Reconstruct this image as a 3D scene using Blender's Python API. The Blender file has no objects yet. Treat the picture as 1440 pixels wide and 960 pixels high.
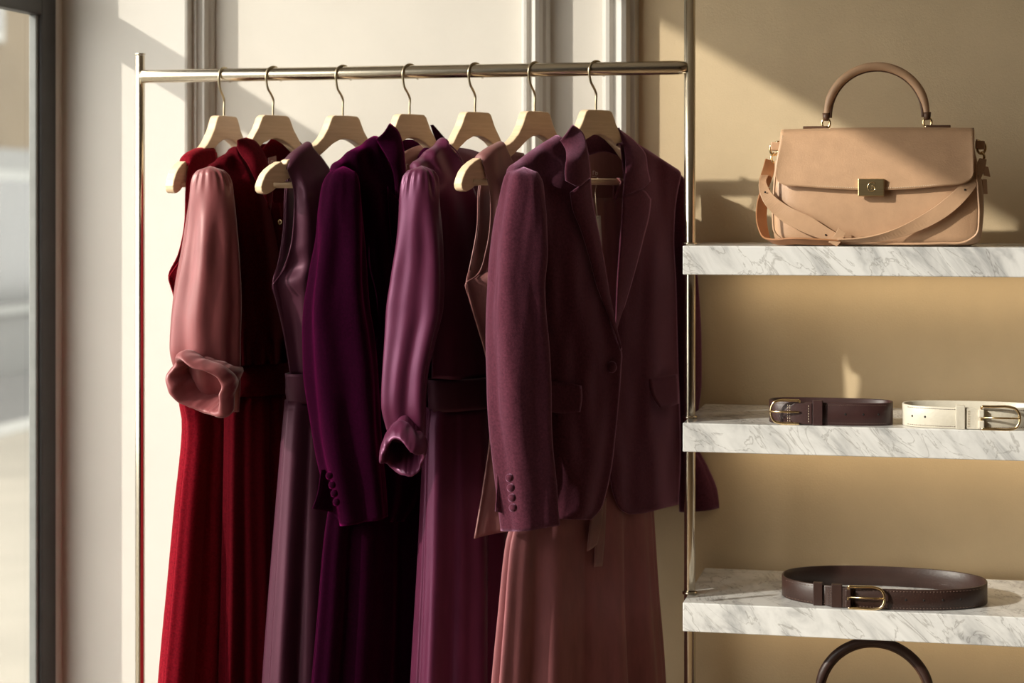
import bpy, bmesh, math, random
from mathutils import Vector, Matrix, noise

random.seed(7)
scene = bpy.context.scene
C = scene.collection
PI = math.pi
sin, cos = math.sin, math.cos

# ------------------------------------------------------------------ camera
EYE = 1.393
F = 2727.0                       # focal length in pixels of a 1440 x 960 frame
YAW = math.radians(12.3)
HOR = 285.0                      # image row of the horizon
cam_d = bpy.data.cameras.new('camera')
cam = bpy.data.objects.new('camera', cam_d)
C.objects.link(cam)
cam.location = (0, 0, EYE)
cam.rotation_euler = (PI / 2, 0, YAW)
cam_d.sensor_width = 36.0
cam_d.lens = F * 36.0 / 1440.0
cam_d.shift_y = (HOR - 480.0) / 1440.0
cam_d.clip_start = 0.05
cam_d.dof.use_dof = True
cam_d.dof.focus_distance = 3.16
cam_d.dof.aperture_fstop = 3.2
scene.camera = cam

# ------------------------------------------------------------------ sky, sun, exposure
SUN_DIR = Vector((1.32, 1.0, -0.78)).normalized()      # the way the light travels
world = bpy.data.worlds.new('sky')
scene.world = world
world.use_nodes = True
bg = world.node_tree.nodes['Background']
bg.inputs['Color'].default_value = (1.0, 0.955, 0.88, 1)
bg.inputs['Strength'].default_value = 5.6
sun_d = bpy.data.lights.new('sun', 'SUN')
sun_d.energy = 4.7
sun_d.color = (1.0, 0.915, 0.80)
sun_d.angle = math.radians(0.9)
sun = bpy.data.objects.new('sun', sun_d)
C.objects.link(sun)
sun.rotation_euler = SUN_DIR.to_track_quat('-Z', 'Y').to_euler()
sun.location = (-6, -4, 6)
por_d = bpy.data.lights.new('window_portal', 'AREA')
por_d.shape = 'RECTANGLE'
por_d.size = 2.7
por_d.size_y = 2.3
por_d.cycles.is_portal = True
por = bpy.data.objects.new('window_portal', por_d)
C.objects.link(por)
por.location = (-1.70, 2.08, 1.34)
por.rotation_euler = (PI / 2, 0, -PI / 2)
scene.view_settings.view_transform = 'Standard'
scene.view_settings.look = 'None'
scene.view_settings.gamma = 1.0
scene.view_settings.use_curve_mapping = False
scene.view_settings.exposure = 0.0
scene.cycles.use_denoising = True

# ------------------------------------------------------------------ pixel geometry
RIGHT = Vector((cos(YAW), sin(YAW), 0))
FWD = Vector((-sin(YAW), cos(YAW), 0))
EYEP = Vector((0, 0, EYE))


def ray(px, py):
    return FWD + RIGHT * ((px - 720.0) / F) + Vector((0, 0, (HOR - py) / F))


def at_y(px, py, Y):
    d = ray(px, py)
    return EYEP + d * (Y / d.y)


def depth(p):
    return (p - EYEP).dot(FWD)


# ------------------------------------------------------------------ materials
def new_mat(name):
    m = bpy.data.materials.new(name)
    m.use_nodes = True
    nt = m.node_tree
    return m, nt, nt.nodes['Principled BSDF']


def tex_coord(nt, scale=(1, 1, 1), rot=(0, 0, 0)):
    tc = nt.nodes.new('ShaderNodeTexCoord')
    mp = nt.nodes.new('ShaderNodeMapping')
    mp.inputs['Scale'].default_value = scale
    mp.inputs['Rotation'].default_value = rot
    nt.links.new(tc.outputs['Object'], mp.inputs['Vector'])
    return mp.outputs['Vector']


def noise_node(nt, vec, scale, detail=4, rough=0.55, dist=0.0):
    n = nt.nodes.new('ShaderNodeTexNoise')
    n.inputs['Scale'].default_value = scale
    n.inputs['Detail'].default_value = detail
    n.inputs['Roughness'].default_value = rough
    n.inputs['Distortion'].default_value = dist
    nt.links.new(vec, n.inputs['Vector'])
    return n.outputs['Fac']


def ramp(nt, fac, stops):
    r = nt.nodes.new('ShaderNodeValToRGB')
    e = r.color_ramp.elements
    while len(e) < len(stops):
        e.new(0.5)
    for k, (p, c) in enumerate(stops):
        e[k].position = p
        e[k].color = (*c, 1)
    nt.links.new(fac, r.inputs['Fac'])
    return r.outputs['Color']


def bump(nt, b, fac, strength, dist=0.002):
    n = nt.nodes.new('ShaderNodeBump')
    n.inputs['Strength'].default_value = strength
    n.inputs['Distance'].default_value = dist
    nt.links.new(fac, n.inputs['Height'])
    nt.links.new(n.outputs['Normal'], b.inputs['Normal'])


def sc(c, k):
    return tuple(min(1.0, x * k) for x in c)


def mat_plain(name, col, rough=0.6, metal=0.0, var=0.12, nscale=30, bscale=0, bstr=0.1, spec=0.5, stretch=(1, 1, 1), bdist=0.002):
    m, nt, b = new_mat(name)
    v = tex_coord(nt, stretch)
    f = noise_node(nt, v, nscale)
    nt.links.new(ramp(nt, f, [(0.3, sc(col, 1 - var)), (0.7, sc(col, 1 + var))]), b.inputs['Base Color'])
    b.inputs['Roughness'].default_value = rough
    b.inputs['Metallic'].default_value = metal
    b.inputs['Specular IOR Level'].default_value = spec
    if bscale:
        bump(nt, b, noise_node(nt, v, bscale, 3), bstr, bdist)
    return m


def mat_velvet(name, col, tint, sheen=1.0, sr=0.35):
    m, nt, b = new_mat(name)
    v = tex_coord(nt)
    f = noise_node(nt, v, 260, 3, 0.7)
    nt.links.new(ramp(nt, f, [(0.25, sc(col, 0.6)), (0.75, sc(col, 1.45))]), b.inputs['Base Color'])
    b.inputs['Roughness'].default_value = 0.85
    b.inputs['Specular IOR Level'].default_value = 0.02
    b.inputs['Sheen Weight'].default_value = sheen
    b.inputs['Sheen Roughness'].default_value = sr
    b.inputs['Sheen Tint'].default_value = (*tint, 1)
    bump(nt, b, noise_node(nt, v, 900, 2, 0.7), 0.35, 0.002)
    return m


def mat_satin(name, col, tint, rough=0.36, sheen=0.25, spec=0.6):
    m, nt, b = new_mat(name)
    v = tex_coord(nt, (1, 1, 0.25))
    f = noise_node(nt, v, 60, 4)
    nt.links.new(ramp(nt, f, [(0.3, sc(col, 0.88)), (0.7, sc(col, 1.12))]), b.inputs['Base Color'])
    b.inputs['Roughness'].default_value = rough
    b.inputs['Specular IOR Level'].default_value = spec
    b.inputs['Specular Tint'].default_value = (*tint, 1)
    b.inputs['Anisotropic'].default_value = 0.4
    b.inputs['Sheen Weight'].default_value = sheen
    b.inputs['Sheen Roughness'].default_value = 0.4
    b.inputs['Sheen Tint'].default_value = (*tint, 1)
    bump(nt, b, noise_node(nt, v, 700, 2), 0.06, 0.001)
    return m


def mat_wood():
    m, nt, b = new_mat('pale_beech_wood')
    v = tex_coord(nt, (3, 3, 40), (0, 0.35, 0))
    f = noise_node(nt, v, 5, 5, 0.6, 0.6)
    nt.links.new(ramp(nt, f, [(0.25, (0.60, 0.42, 0.265)), (0.75, (0.74, 0.55, 0.365))]), b.inputs['Base Color'])
    b.inputs['Roughness'].default_value = 0.42
    bump(nt, b, f, 0.05)
    return m


def mat_marble():
    m, nt, b = new_mat('grey_veined_marble')

    def slanted(rot, scale):
        tc = nt.nodes.new('ShaderNodeNewGeometry')
        m1 = nt.nodes.new('ShaderNodeMapping')
        m1.inputs['Rotation'].default_value = rot
        m2 = nt.nodes.new('ShaderNodeMapping')
        m2.inputs['Scale'].default_value = scale
        nt.links.new(tc.outputs['Position'], m1.inputs['Vector'])
        nt.links.new(m1.outputs['Vector'], m2.inputs['Vector'])
        return m2.outputs['Vector']
    cloud = noise_node(nt, slanted((0.2, -0.85, 0.1), (4, 7, 16)), 1.5, 7, 0.6, 0.8)
    vein = noise_node(nt, slanted((0.3, -0.75, 0.2), (5, 6, 17)), 1.3, 5, 0.55, 1.6)
    ca = ramp(nt, cloud, [(0.28, (0.34, 0.34, 0.345)), (0.46, (0.67, 0.665, 0.655)), (0.56, (0.76, 0.755, 0.745))])
    cb = ramp(nt, vein, [(0.478, (1, 1, 1)), (0.496, (0.58, 0.565, 0.55)), (0.512, (1, 1, 1))])
    mx = nt.nodes.new('ShaderNodeMix')
    mx.data_type = 'RGBA'
    mx.blend_type = 'MULTIPLY'
    mx.inputs['Factor'].default_value = 0.85
    nt.links.new(ca, mx.inputs['A'])
    nt.links.new(cb, mx.inputs['B'])
    nt.links.new(mx.outputs['Result'], b.inputs['Base Color'])
    b.inputs['Roughness'].default_value = 0.16
    return m


def mat_glass():
    m, nt, b = new_mat('window_glass')
    nt.nodes.remove(b)
    t = nt.nodes.new('ShaderNodeBsdfTransparent')
    t.inputs['Color'].default_value = (0.97, 0.985, 0.98, 1)
    g = nt.nodes.new('ShaderNodeBsdfGlossy')
    g.inputs['Roughness'].default_value = 0.02
    mx = nt.nodes.new('ShaderNodeMixShader')
    mx.inputs['Fac'].default_value = 0.06
    nt.links.new(t.outputs[0], mx.inputs[1])
    nt.links.new(g.outputs[0], mx.inputs[2])
    nt.links.new(mx.outputs[0], nt.nodes['Material Output'].inputs['Surface'])
    return m


M = {}
M['cream_wall'] = mat_plain('cream_wall_paint', (0.60, 0.56, 0.505), 0.62, var=0.03, nscale=6, bscale=240, bstr=0.12)
M['cream_trim'] = mat_plain('cream_trim_paint', (0.56, 0.53, 0.49), 0.38, var=0.02, nscale=8, bscale=150, bstr=0.04)
M['tan_wall'] = mat_plain('tan_linen_wall', (0.65, 0.505, 0.32), 0.7, var=0.05, nscale=9, bscale=420, bstr=0.25)
M['dark_panel'] = mat_plain('walnut_wall_panel', (0.16, 0.10, 0.06), 0.5, var=0.2, nscale=3)
M['plaster'] = mat_plain('white_plaster', (0.78, 0.75, 0.69), 0.8, var=0.03)
M['floor'] = mat_plain('pale_oak_floor', (0.26, 0.18, 0.11), 0.4, var=0.15, nscale=5, stretch=(8, 1, 1))
M['dark_frame'] = mat_plain('charcoal_window_metal', (0.035, 0.033, 0.032), 0.45, var=0.15, bscale=200, bstr=0.1)
M['grey_bead'] = mat_plain('grey_aluminium_bead', (0.16, 0.165, 0.16), 0.5, metal=0.0, var=0.1)
M['glass'] = mat_glass()
M['nickel'] = mat_plain('champagne_nickel_metal', (0.62, 0.555, 0.45), 0.20, metal=1.0, var=0.04, nscale=20, bscale=300, bstr=0.02, stretch=(1, 1, 0.05))
M['wire'] = mat_plain('dull_brass_wire', (0.44, 0.37, 0.25), 0.28, metal=1.0, var=0.05)
M['gold'] = mat_plain('polished_gold_metal', (0.80, 0.61, 0.34), 0.22, metal=1.0, var=0.04)
M['brass_plate'] = mat_plain('brushed_brass_plate', (0.66, 0.50, 0.27), 0.33, metal=1.0, var=0.06, nscale=14, stretch=(1, 1, 30))
M['wood'] = mat_wood()
M['marble'] = mat_marble()
M['red_velvet'] = mat_velvet('deep_red_velvet', (0.155, 0.0048, 0.011), (1.0, 0.16, 0.18), 0.35, 0.35)
M['dark_red_velvet'] = mat_velvet('wine_red_velvet', (0.055, 0.0017, 0.0043), (1.0, 0.15, 0.18), 0.14)
M['rose_satin'] = mat_satin('rose_red_satin', (0.19, 0.050, 0.053), (1.0, 0.72, 0.72), 0.38, 0.2)
M['plum_satin'] = mat_satin('plum_satin', (0.050, 0.0135, 0.025), (1.0, 0.55, 0.72), 0.42, 0.05, 0.4)
M['purple_velvet'] = mat_velvet('deep_purple_velvet', (0.0125, 0.0003, 0.0060), (0.9, 0.03, 0.40), 0.42, 0.35)
M['violet_satin'] = mat_satin('violet_satin', (0.074, 0.0130, 0.034), (1.0, 0.50, 0.82), 0.36, 0.10, 0.5)
M['mauve_satin'] = mat_satin('mauve_satin', (0.19, 0.076, 0.074), (1.0, 0.8, 0.8), 0.42, 0.08)
M['mauve_crepe'] = mat_satin('mauve_crepe', (0.235, 0.082, 0.090), (1.0, 0.78, 0.78), 0.55, 0.10, 0.3)
M['mulberry_velvet'] = mat_velvet('mulberry_velvet', (0.070, 0.0175, 0.029), (1.0, 0.52, 0.80), 0.8, 0.4)
M['lining'] = mat_satin('brown_mauve_lining', (0.36, 0.175, 0.16), (1, 0.85, 0.85), 0.42, 0.05)
M['label_cloth'] = mat_plain('pale_woven_label', (0.85, 0.78, 0.74), 0.8)
M['card'] = mat_plain('ivory_tag_card', (0.80, 0.76, 0.66), 0.7, var=0.03)
M['tan_leather'] = mat_plain('tan_pebbled_leather', (0.53, 0.325, 0.195), 0.42, var=0.06, nscale=40, bscale=380, bstr=0.22, bdist=0.0015)
M['tan_edge'] = mat_plain('brown_leather_edge', (0.10, 0.045, 0.022), 0.5)
M['tan_suede'] = mat_plain('cognac_leather_lining', (0.32, 0.14, 0.055), 0.6, var=0.1)
M['thread'] = mat_plain('cream_thread', (0.72, 0.60, 0.44), 0.7)
M['dark_thread'] = mat_plain('dark_thread', (0.15, 0.09, 0.07), 0.7)
M['bur_leather'] = mat_plain('burgundy_brown_leather', (0.042, 0.015, 0.014), 0.46, var=0.15, nscale=40, bscale=260, bstr=0.12)
M['choc_leather'] = mat_plain('chocolate_leather', (0.036, 0.016, 0.012), 0.44, var=0.15, nscale=40, bscale=260, bstr=0.15)
M['white_leather'] = mat_plain('ivory_leather', (0.66, 0.61, 0.51), 0.42, var=0.05, nscale=40, bscale=230, bstr=0.25)
M['hole'] = mat_plain('punched_hole_dark', (0.01, 0.007, 0.006), 0.9)
M['concrete'] = mat_plain('pale_pavement', (0.16, 0.145, 0.12), 0.9, var=0.08, nscale=3)
M['asphalt'] = mat_plain('grey_asphalt', (0.075, 0.075, 0.075), 0.9, var=0.1, nscale=3)
M['kerb'] = mat_plain('white_kerb', (0.22, 0.22, 0.21), 0.8)
M['stone'] = mat_plain('tan_stone_facade', (0.095, 0.072, 0.045), 0.85, var=0.12, nscale=1.5)
M['grey_panel'] = mat_plain('grey_shopfront_panel', (0.085, 0.087, 0.086), 0.5, var=0.1)
M['far_glass'] = mat_plain('dark_far_glass', (0.03, 0.033, 0.036), 0.15)


# ------------------------------------------------------------------ object helpers
def empty(name, loc, label=None, cat=None, group=None):
    o = bpy.data.objects.new(name, None)
    C.objects.link(o)
    o.location = loc
    o.empty_display_size = 0.05
    tag(o, label, cat, group)
    return o


def tag(o, label=None, cat=None, group=None, kind=None):
    if label:
        o['label'] = label
    if cat:
        o['category'] = cat
    if group:
        o['group'] = group
    if kind:
        o['kind'] = kind
    return o


def world_loc(o):
    p = Vector((0, 0, 0))
    while o is not None:
        p = p + o.location
        o = o.parent
    return p


def mesh_obj(name, V, Fc, mat, parent=None, smooth=True, solid=0.0, bevel=0.0, label=None, sub=0):
    """Vertices are given in world space; the object keeps its parent's origin."""
    off = world_loc(parent) if parent else Vector((0, 0, 0))
    me = bpy.data.meshes.new(name)
    me.from_pydata([tuple(Vector(v) - off) for v in V], [], Fc)
    me.validate()
    bm = bmesh.new()
    bm.from_mesh(me)
    bmesh.ops.recalc_face_normals(bm, faces=bm.faces)
    bm.to_mesh(me)
    bm.free()
    if smooth:
        for p in me.polygons:
            p.use_smooth = True
    mats = mat if isinstance(mat, (list, tuple)) else [mat]
    for mm in mats:
        me.materials.append(M[mm] if isinstance(mm, str) else mm)
    o = bpy.data.objects.new(name, me)
    C.objects.link(o)
    if parent:
        o.parent = parent
    if solid:
        s = o.modifiers.new('solid', 'SOLIDIFY')
        s.thickness = solid
        s.offset = -1
    if bevel:
        b = o.modifiers.new('bevel', 'BEVEL')
        b.width = bevel
        b.segments = 2
        b.limit_method = 'ANGLE'
    if sub:
        s = o.modifiers.new('sub', 'SUBSURF')
        s.levels = s.render_levels = sub
    if label:
        o['label'] = label
    return o


class MB:
    def __init__(self):
        self.V, self.F = [], []

    def add(self, V, Fc):
        n = len(self.V)
        self.V += [Vector(v) for v in V]
        self.F += [tuple(i + n for i in f) for f in Fc]

    def box(self, lo, hi):
        x0, y0, z0 = lo
        x1, y1, z1 = hi
        self.add([(x0, y0, z0), (x1, y0, z0), (x1, y1, z0), (x0, y1, z0), (x0, y0, z1), (x1, y0, z1), (x1, y1, z1), (x0, y1, z1)],
                 [(0, 3, 2, 1), (4, 5, 6, 7), (0, 1, 5, 4), (1, 2, 6, 5), (2, 3, 7, 6), (3, 0, 4, 7)])

    def tube(self, pts, r, n=12, closed=False, flat=None):
        """Round bar along pts; r a number or a list; flat=(axis vector, factor) squashes it along that axis."""
        pts = [Vector(p) for p in pts]
        N = len(pts)
        rs = r if isinstance(r, (list, tuple)) else [r] * N
        V, Fc = [], []
        up = None
        for i, p in enumerate(pts):
            a = pts[(i - 1) % N] if (closed or i) else p
            b = pts[(i + 1) % N] if (closed or i < N - 1) else p
            t = (b - a).normalized()
            if up is None:
                up = Vector((0, 0, 1)) if abs(t.z) < 0.9 else Vector((0, 1, 0))
            s = t.cross(up)
            if s.length < 1e-6:
                s = t.orthogonal()
            s.normalize()
            up = s.cross(t).normalized()
            for k in range(n):
                q = 2 * PI * k / n
                d = s * cos(q) * rs[i] + up * sin(q) * rs[i]
                if flat:
                    ax = flat[0]
                    d = d - ax * d.dot(ax) * (1 - flat[1])
                V.append(p + d)
        m = N if closed else N - 1
        for i in range(m):
            for k in range(n):
                a, b = i * n + k, i * n + (k + 1) % n
                c, d = ((i + 1) % N) * n + (k + 1) % n, ((i + 1) % N) * n + k
                Fc.append((a, b, c, d))
        if not closed:
            Fc.append(tuple(range(n - 1, -1, -1)))
            Fc.append(tuple((N - 1) * n + k for k in range(n)))
        self.add(V, Fc)

    def dome(self, c, nrm, r, h, n=14, rings=4):
        """A button: flattened dome standing on its base."""
        c, nrm = Vector(c), Vector(nrm).normalized()
        a = nrm.orthogonal().normalized()
        b = nrm.cross(a)
        V, Fc = [], []
        prof = [(1.0, -0.6), (1.0, 0.0)] + [(cos(q), sin(q)) for q in [PI / 2 * (j + 1) / rings for j in range(rings - 1)]]
        for rr, hh in prof:
            for k in range(n):
                q = 2 * PI * k / n
                V.append(c + (a * cos(q) + b * sin(q)) * r * rr + nrm * h * hh)
        for i in range(len(prof) - 1):
            for k in range(n):
                Fc.append((i * n + k, i * n + (k + 1) % n, (i + 1) * n + (k + 1) % n, (i + 1) * n + k))
        V.append(c + nrm * h)
        top = (len(prof) - 1) * n
        for k in range(n):
            Fc.append((top + k, top + (k + 1) % n, len(V) - 1))
        self.add(V, Fc)

    def ribbon(self, pts, ws, nrm, th):
        """Flat strip: pts centre line, ws half-width vectors, nrm normals (one or per point), th thickness."""
        N = len(pts)
        V, Fc = [], []
        for i in range(N):
            p, w = Vector(pts[i]), Vector(ws[i])
            n_ = Vector(nrm[i]) if isinstance(nrm, list) else Vector(nrm)
            h = n_.normalized() * (th / 2)
            V += [p - w - h, p + w - h, p + w + h, p - w + h]
        for i in range(N - 1):
            for k in range(4):
                Fc.append((4 * i + k, 4 * i + (k + 1) % 4, 4 * i + 4 + (k + 1) % 4, 4 * i + 4 + k))
        Fc += [(3, 2, 1, 0), tuple(4 * N - 4 + k for k in range(4))]
        self.add(V, Fc)

    def build(self, name, mat, parent=None, **kw):
        return mesh_obj(name, self.V, self.F, mat, parent, **kw)


def box_obj(name, lo, hi, mat, parent=None, bevel=0.0, **kw):
    b = MB()
    b.box(lo, hi)
    return b.build(name, mat, parent, smooth=False, bevel=bevel, **kw)


def struct(o):
    o['kind'] = 'structure'
    return o


def catmull(pts, n, closed=False):
    """n points spread evenly by chord length on a Catmull-Rom curve through pts."""
    pts = [Vector(p) for p in pts]
    if len(pts) == 2 and not closed:
        return [pts[0].lerp(pts[1], i / (n - 1)) for i in range(n)]
    P = pts + [pts[0]] if closed else pts
    dense = []
    K = len(P) - 1
    for i in range(K):
        p1, p2 = P[i], P[i + 1]
        p0 = P[i - 1] if i > 0 else (P[-2] if closed else p1 + (p1 - p2))
        p3 = P[i + 2] if i + 2 < len(P) else (P[1] if closed else p2 + (p2 - p1))
        # centripetal tangents
        d1 = max((p2 - p1).length, 1e-9)
        d0 = max((p1 - p0).length, 1e-9)
        d2 = max((p3 - p2).length, 1e-9)
        m1 = ((p2 - p1) / d1 * d0 + (p1 - p0) / d0 * d1) / (d0 + d1) * d1
        m2 = ((p3 - p2) / d2 * d1 + (p2 - p1) / d1 * d2) / (d1 + d2) * d1
        for j in range(12):
            t = j / 12
            h = (2 * t**3 - 3 * t**2 + 1, t**3 - 2 * t**2 + t, -2 * t**3 + 3 * t**2, t**3 - t**2)
            dense.append(p1 * h[0] + m1 * h[1] + p2 * h[2] + m2 * h[3])
    dense.append(P[-1].copy())
    L = [0]
    for a, b in zip(dense, dense[1:]):
        L.append(L[-1] + (b - a).length)
    out, j = [], 0
    m = n if closed else n - 1
    for i in range(n):
        s = L[-1] * i / m
        while j < len(L) - 2 and L[j + 1] < s:
            j += 1
        q = (s - L[j]) / max(L[j + 1] - L[j], 1e-12)
        out.append(dense[j].lerp(dense[j + 1], min(1, q)))
    return out


def interp_rows(rows, n):
    """Smooth values between key rows; the first number of a row is the parameter."""
    xs = [r[0] for r in rows]
    k = len(rows[0])
    out = []
    for i in range(n):
        x = xs[0] + (xs[-1] - xs[0]) * i / (n - 1)
        j = 0
        while j < len(xs) - 2 and xs[j + 1] < x:
            j += 1
        h = xs[j + 1] - xs[j]
        t = (x - xs[j]) / h
        vals = [x]
        for c in range(1, k):
            y1, y2 = rows[j][c], rows[j + 1][c]
            d = (y2 - y1) / h

            def slope(a, b):
                if a < 0 or b >= len(rows):
                    return None
                return (rows[b][c] - rows[a][c]) / (xs[b] - xs[a])
            s0, s2 = slope(j - 1, j), slope(j + 1, j + 2)
            m1 = d if s0 is None else (0 if s0 * d <= 0 else 2 * s0 * d / (s0 + d))
            m2 = d if s2 is None else (0 if s2 * d <= 0 else 2 * s2 * d / (s2 + d))
            vals.append((2 * t**3 - 3 * t**2 + 1) * y1 + (t**3 - 2 * t**2 + t) * h * m1 + (-2 * t**3 + 3 * t**2) * y2 + (t**3 - t**2) * h * m2)
        out.append(vals)
    return out


def nz(x, y, z):
    return noise.noise(Vector((x, y, z)))


def sst(a, b, x):
    t = min(1, max(0, (x - a) / (b - a)))
    return t * t * (3 - 2 * t)


# ------------------------------------------------------------------ garment frames: the plane of one hanger
RAIL_Y = 3.25


class Plane:
    def __init__(self, px, theta):
        self.th = math.radians(theta)
        a = self.th + YAW
        self.u = Vector((cos(a), sin(a), 0))
        self.n = Vector((sin(a), -cos(a), 0))
        p = at_y(px, 100, RAIL_Y)
        self.p0 = Vector((p.x, RAIL_Y, 0))

    def pt(self, px, py, w=0.0):
        d = ray(px, py)
        t = (w + self.n.dot(self.p0 - EYEP)) / self.n.dot(d)
        return EYEP + d * t

    def loc(self, u, w, z):
        return self.p0 + self.u * u + self.n * w + Vector((0, 0, z))


def grid_faces(nv, nu, wrap=False):
    Fc = []
    for j in range(nv - 1):
        for i in range(nu if wrap else nu - 1):
            a, b = j * nu + i, j * nu + (i + 1) % nu
            Fc.append((a, b, b + nu, a + nu))
    return Fc


def patch(P, L, R, T=None, B=None, w=0.0, nu=20, nv=30, wr=0.0, seed=0.0, wrap=None):
    """A cloth panel: four bordering curves seen in the picture, carried onto the hanger's plane at offset w(s, v)."""
    v2 = lambda q: Vector((q[0], q[1], 0))
    Lc = catmull([v2(q) for q in L], nv)
    Rc = catmull([v2(q) for q in R], nv)
    Tc = catmull([v2(q) for q in (T or [L[0], R[0]])], nu)
    Bc = catmull([v2(q) for q in (B or [L[-1], R[-1]])], nu)
    V = []
    for j in range(nv):
        v = j / (nv - 1)
        for i in range(nu):
            s = i / (nu - 1)
            q = (Lc[j] * (1 - s) + Rc[j] * s + Tc[i] * (1 - v) + Bc[i] * v
                 - (Tc[0] * (1 - s) * (1 - v) + Tc[-1] * s * (1 - v) + Bc[0] * (1 - s) * v + Bc[-1] * s * v))
            ww = w(s, v) if callable(w) else w
            if wr:
                ww += wr * nz(q.x * 0.05 + seed, q.y * 0.012, seed * 3.1)
            V.append(P.pt(q.x, q.y, ww))
    if wrap:
        # the cloth turns over the hanger's shoulder to the back
        head = []
        K_ = 7
        for k in range(K_):
            q = PI * (1 - k / K_)
            for i in range(nu):
                ww0 = w(i / (nu - 1), 0) if callable(w) else w
                ta = 0.25 + 0.75 * sst(0, 0.2, i / (nu - 1))
                wb = ww0 + (wrap - ww0) * ta
                mid, rad = (ww0 + wb) / 2, (ww0 - wb) / 2
                head.append(V[i] + P.n * (mid + rad * cos(q) - ww0) + Vector((0, 0, rad * 0.75 * sin(q))))
        V = head + V
        nv += K_
    return V, grid_faces(nv, nu)


def tube_screen(P, rows, nv=60, nu=48, fold=None, cap=True, tilt=0.0, tilt_top=0.0):
    """Sleeve: rows (py, left px, right px, w of the middle, depth / width)."""
    R = interp_rows(rows, nv)
    V = []
    for j, (py, l, r, w, rt) in enumerate(R):
        v = j / (nv - 1)
        c = P.pt((l + r) / 2, py, w)
        k = depth(c) / F
        H = (r - l) / 2 * k
        tl = (tilt * sst(0.55, 1, v) + tilt_top * (1 - sst(0, 0.3, v))) * k
        for i in range(nu):
            t = 2 * PI * i / nu
            m = fold(t, v) if fold else 0.0
            V.append(c + RIGHT * cos(t) * (H + m) - FWD * sin(t) * (H * rt + m) + Vector((0, 0, tl * cos(t))))
    Fc = grid_faces(nv, nu, True)
    if cap:
        top = sum((V[i] for i in range(nu)), Vector()) / nu + Vector((0, 0, 0.003))
        V.append(top)
        Fc += [(i, len(V) - 1, (i + 1) % nu) for i in range(nu)]
    return V, Fc


def tube_plane(P, rows, nv=60, nu=96, fold=None, pw=1.0, cap=False):
    """Skirt or bodice: rows (py, left px, right px, w of the middle, half thickness); wide along the hanger."""
    R = interp_rows(rows, nv)
    V = []
    for j, (py, l, r, w, b) in enumerate(R):
        v = j / (nv - 1)
        c = P.pt((l + r) / 2, py, w)
        H = (r - l) / 2 * depth(c) / F
        a = math.sqrt(max(H * H - (b * sin(P.th)) ** 2, 0.0004)) / cos(P.th)
        for i in range(nu):
            t = 2 * PI * i / nu
            m = fold(t, v) if fold else 0.0
            cx, sx = cos(t), sin(t)
            cx = math.copysign(abs(cx) ** pw, cx)
            sx = math.copysign(abs(sx) ** pw, sx)
            V.append(c + P.u * cx * (a + m) + P.n * sx * (b + m))
    Fc = grid_faces(nv, nu, True)
    if cap:
        V.append(sum((V[i] for i in range(nu)), Vector()) / nu)
        Fc += [(i, len(V) - 1, (i + 1) % nu) for i in range(nu)]
    return V, Fc


def folds(k, amp, tv=2.2, a0=0.15, drift=0.5, seed=1.0):
    """Hanging folds: rounded ridges and narrow valleys that deepen downwards."""
    def f(t, v):
        a = amp * (a0 + (1 - a0) * sst(0, 0.6, v))
        q = k * (t - tv) + drift * v * sin(2 * t + seed) + 0.5 * (sin(3 * t + seed * 2) - sin(3 * tv + seed * 2))
        ridge = 1 - 2 * abs(sin(q / 2)) ** 0.7
        return a * (-ridge * 0.6 + 0.22 * sin(round(k * 1.7) * t + seed))
    return f


def wrinkles(amp, seed, kv=6.0, kt=2.0, long=0.0, kl=5, ph=0.0):
    def f(t, v):
        x, y = cos(t) * kt, sin(t) * kt
        return amp * nz(x + seed, y, v * kv + seed) + long * sin(kl * t + ph + 0.7 * v) * sst(0.02, 0.25, v)
    return f


# ------------------------------------------------------------------ the room
WALL_Y = 3.508
WALL_X = -1.633
X_at = lambda px, Y: at_y(px, 400, Y).x
CEIL = 3.0


def moulding(name, x0, x1, prof, mat, z0=0.0, z1=CEIL, back=None):
    """Upright moulding: prof is a list of (fraction across, metres proud of the wall)."""
    back = back if back is not None else WALL_Y
    V, Fc = [], []
    n = len(prof)
    for z in (z0, z1):
        for fx, d in prof:
            V.append((x0 + (x1 - x0) * fx, back - d, z))
    for i in range(n - 1):
        Fc.append((i, i + 1, n + i + 1, n + i))
    Fc += [tuple(range(n)), tuple(range(2 * n - 1, n - 1, -1))]
    return struct(mesh_obj(name, V, Fc, mat, smooth=False))


xa = X_at(893, WALL_Y)
struct(box_obj('wall_back', (WALL_X - 0.026, WALL_Y, 0), (xa, WALL_Y + 0.1, CEIL), 'cream_wall'))
struct(box_obj('wall_display', (xa, WALL_Y, 0), (2.6, WALL_Y + 0.1, CEIL), 'tan_wall'))
struct(box_obj('wall_right', (2.6, -2.2, 0), (2.7, WALL_Y + 0.1, CEIL), 'dark_panel'))
struct(box_obj('wall_front', (WALL_X - 0.2, -2.3, 0), (2.7, -2.2, CEIL), 'dark_panel'))
struct(box_obj('floor', (WALL_X - 0.2, -2.3, -0.08), (2.7, WALL_Y + 0.1, 0), 'floor'))
struct(box_obj('ceiling', (WALL_X - 0.2, -2.3, CEIL), (2.7, WALL_Y + 0.1, CEIL + 0.1), 'plaster'))

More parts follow.
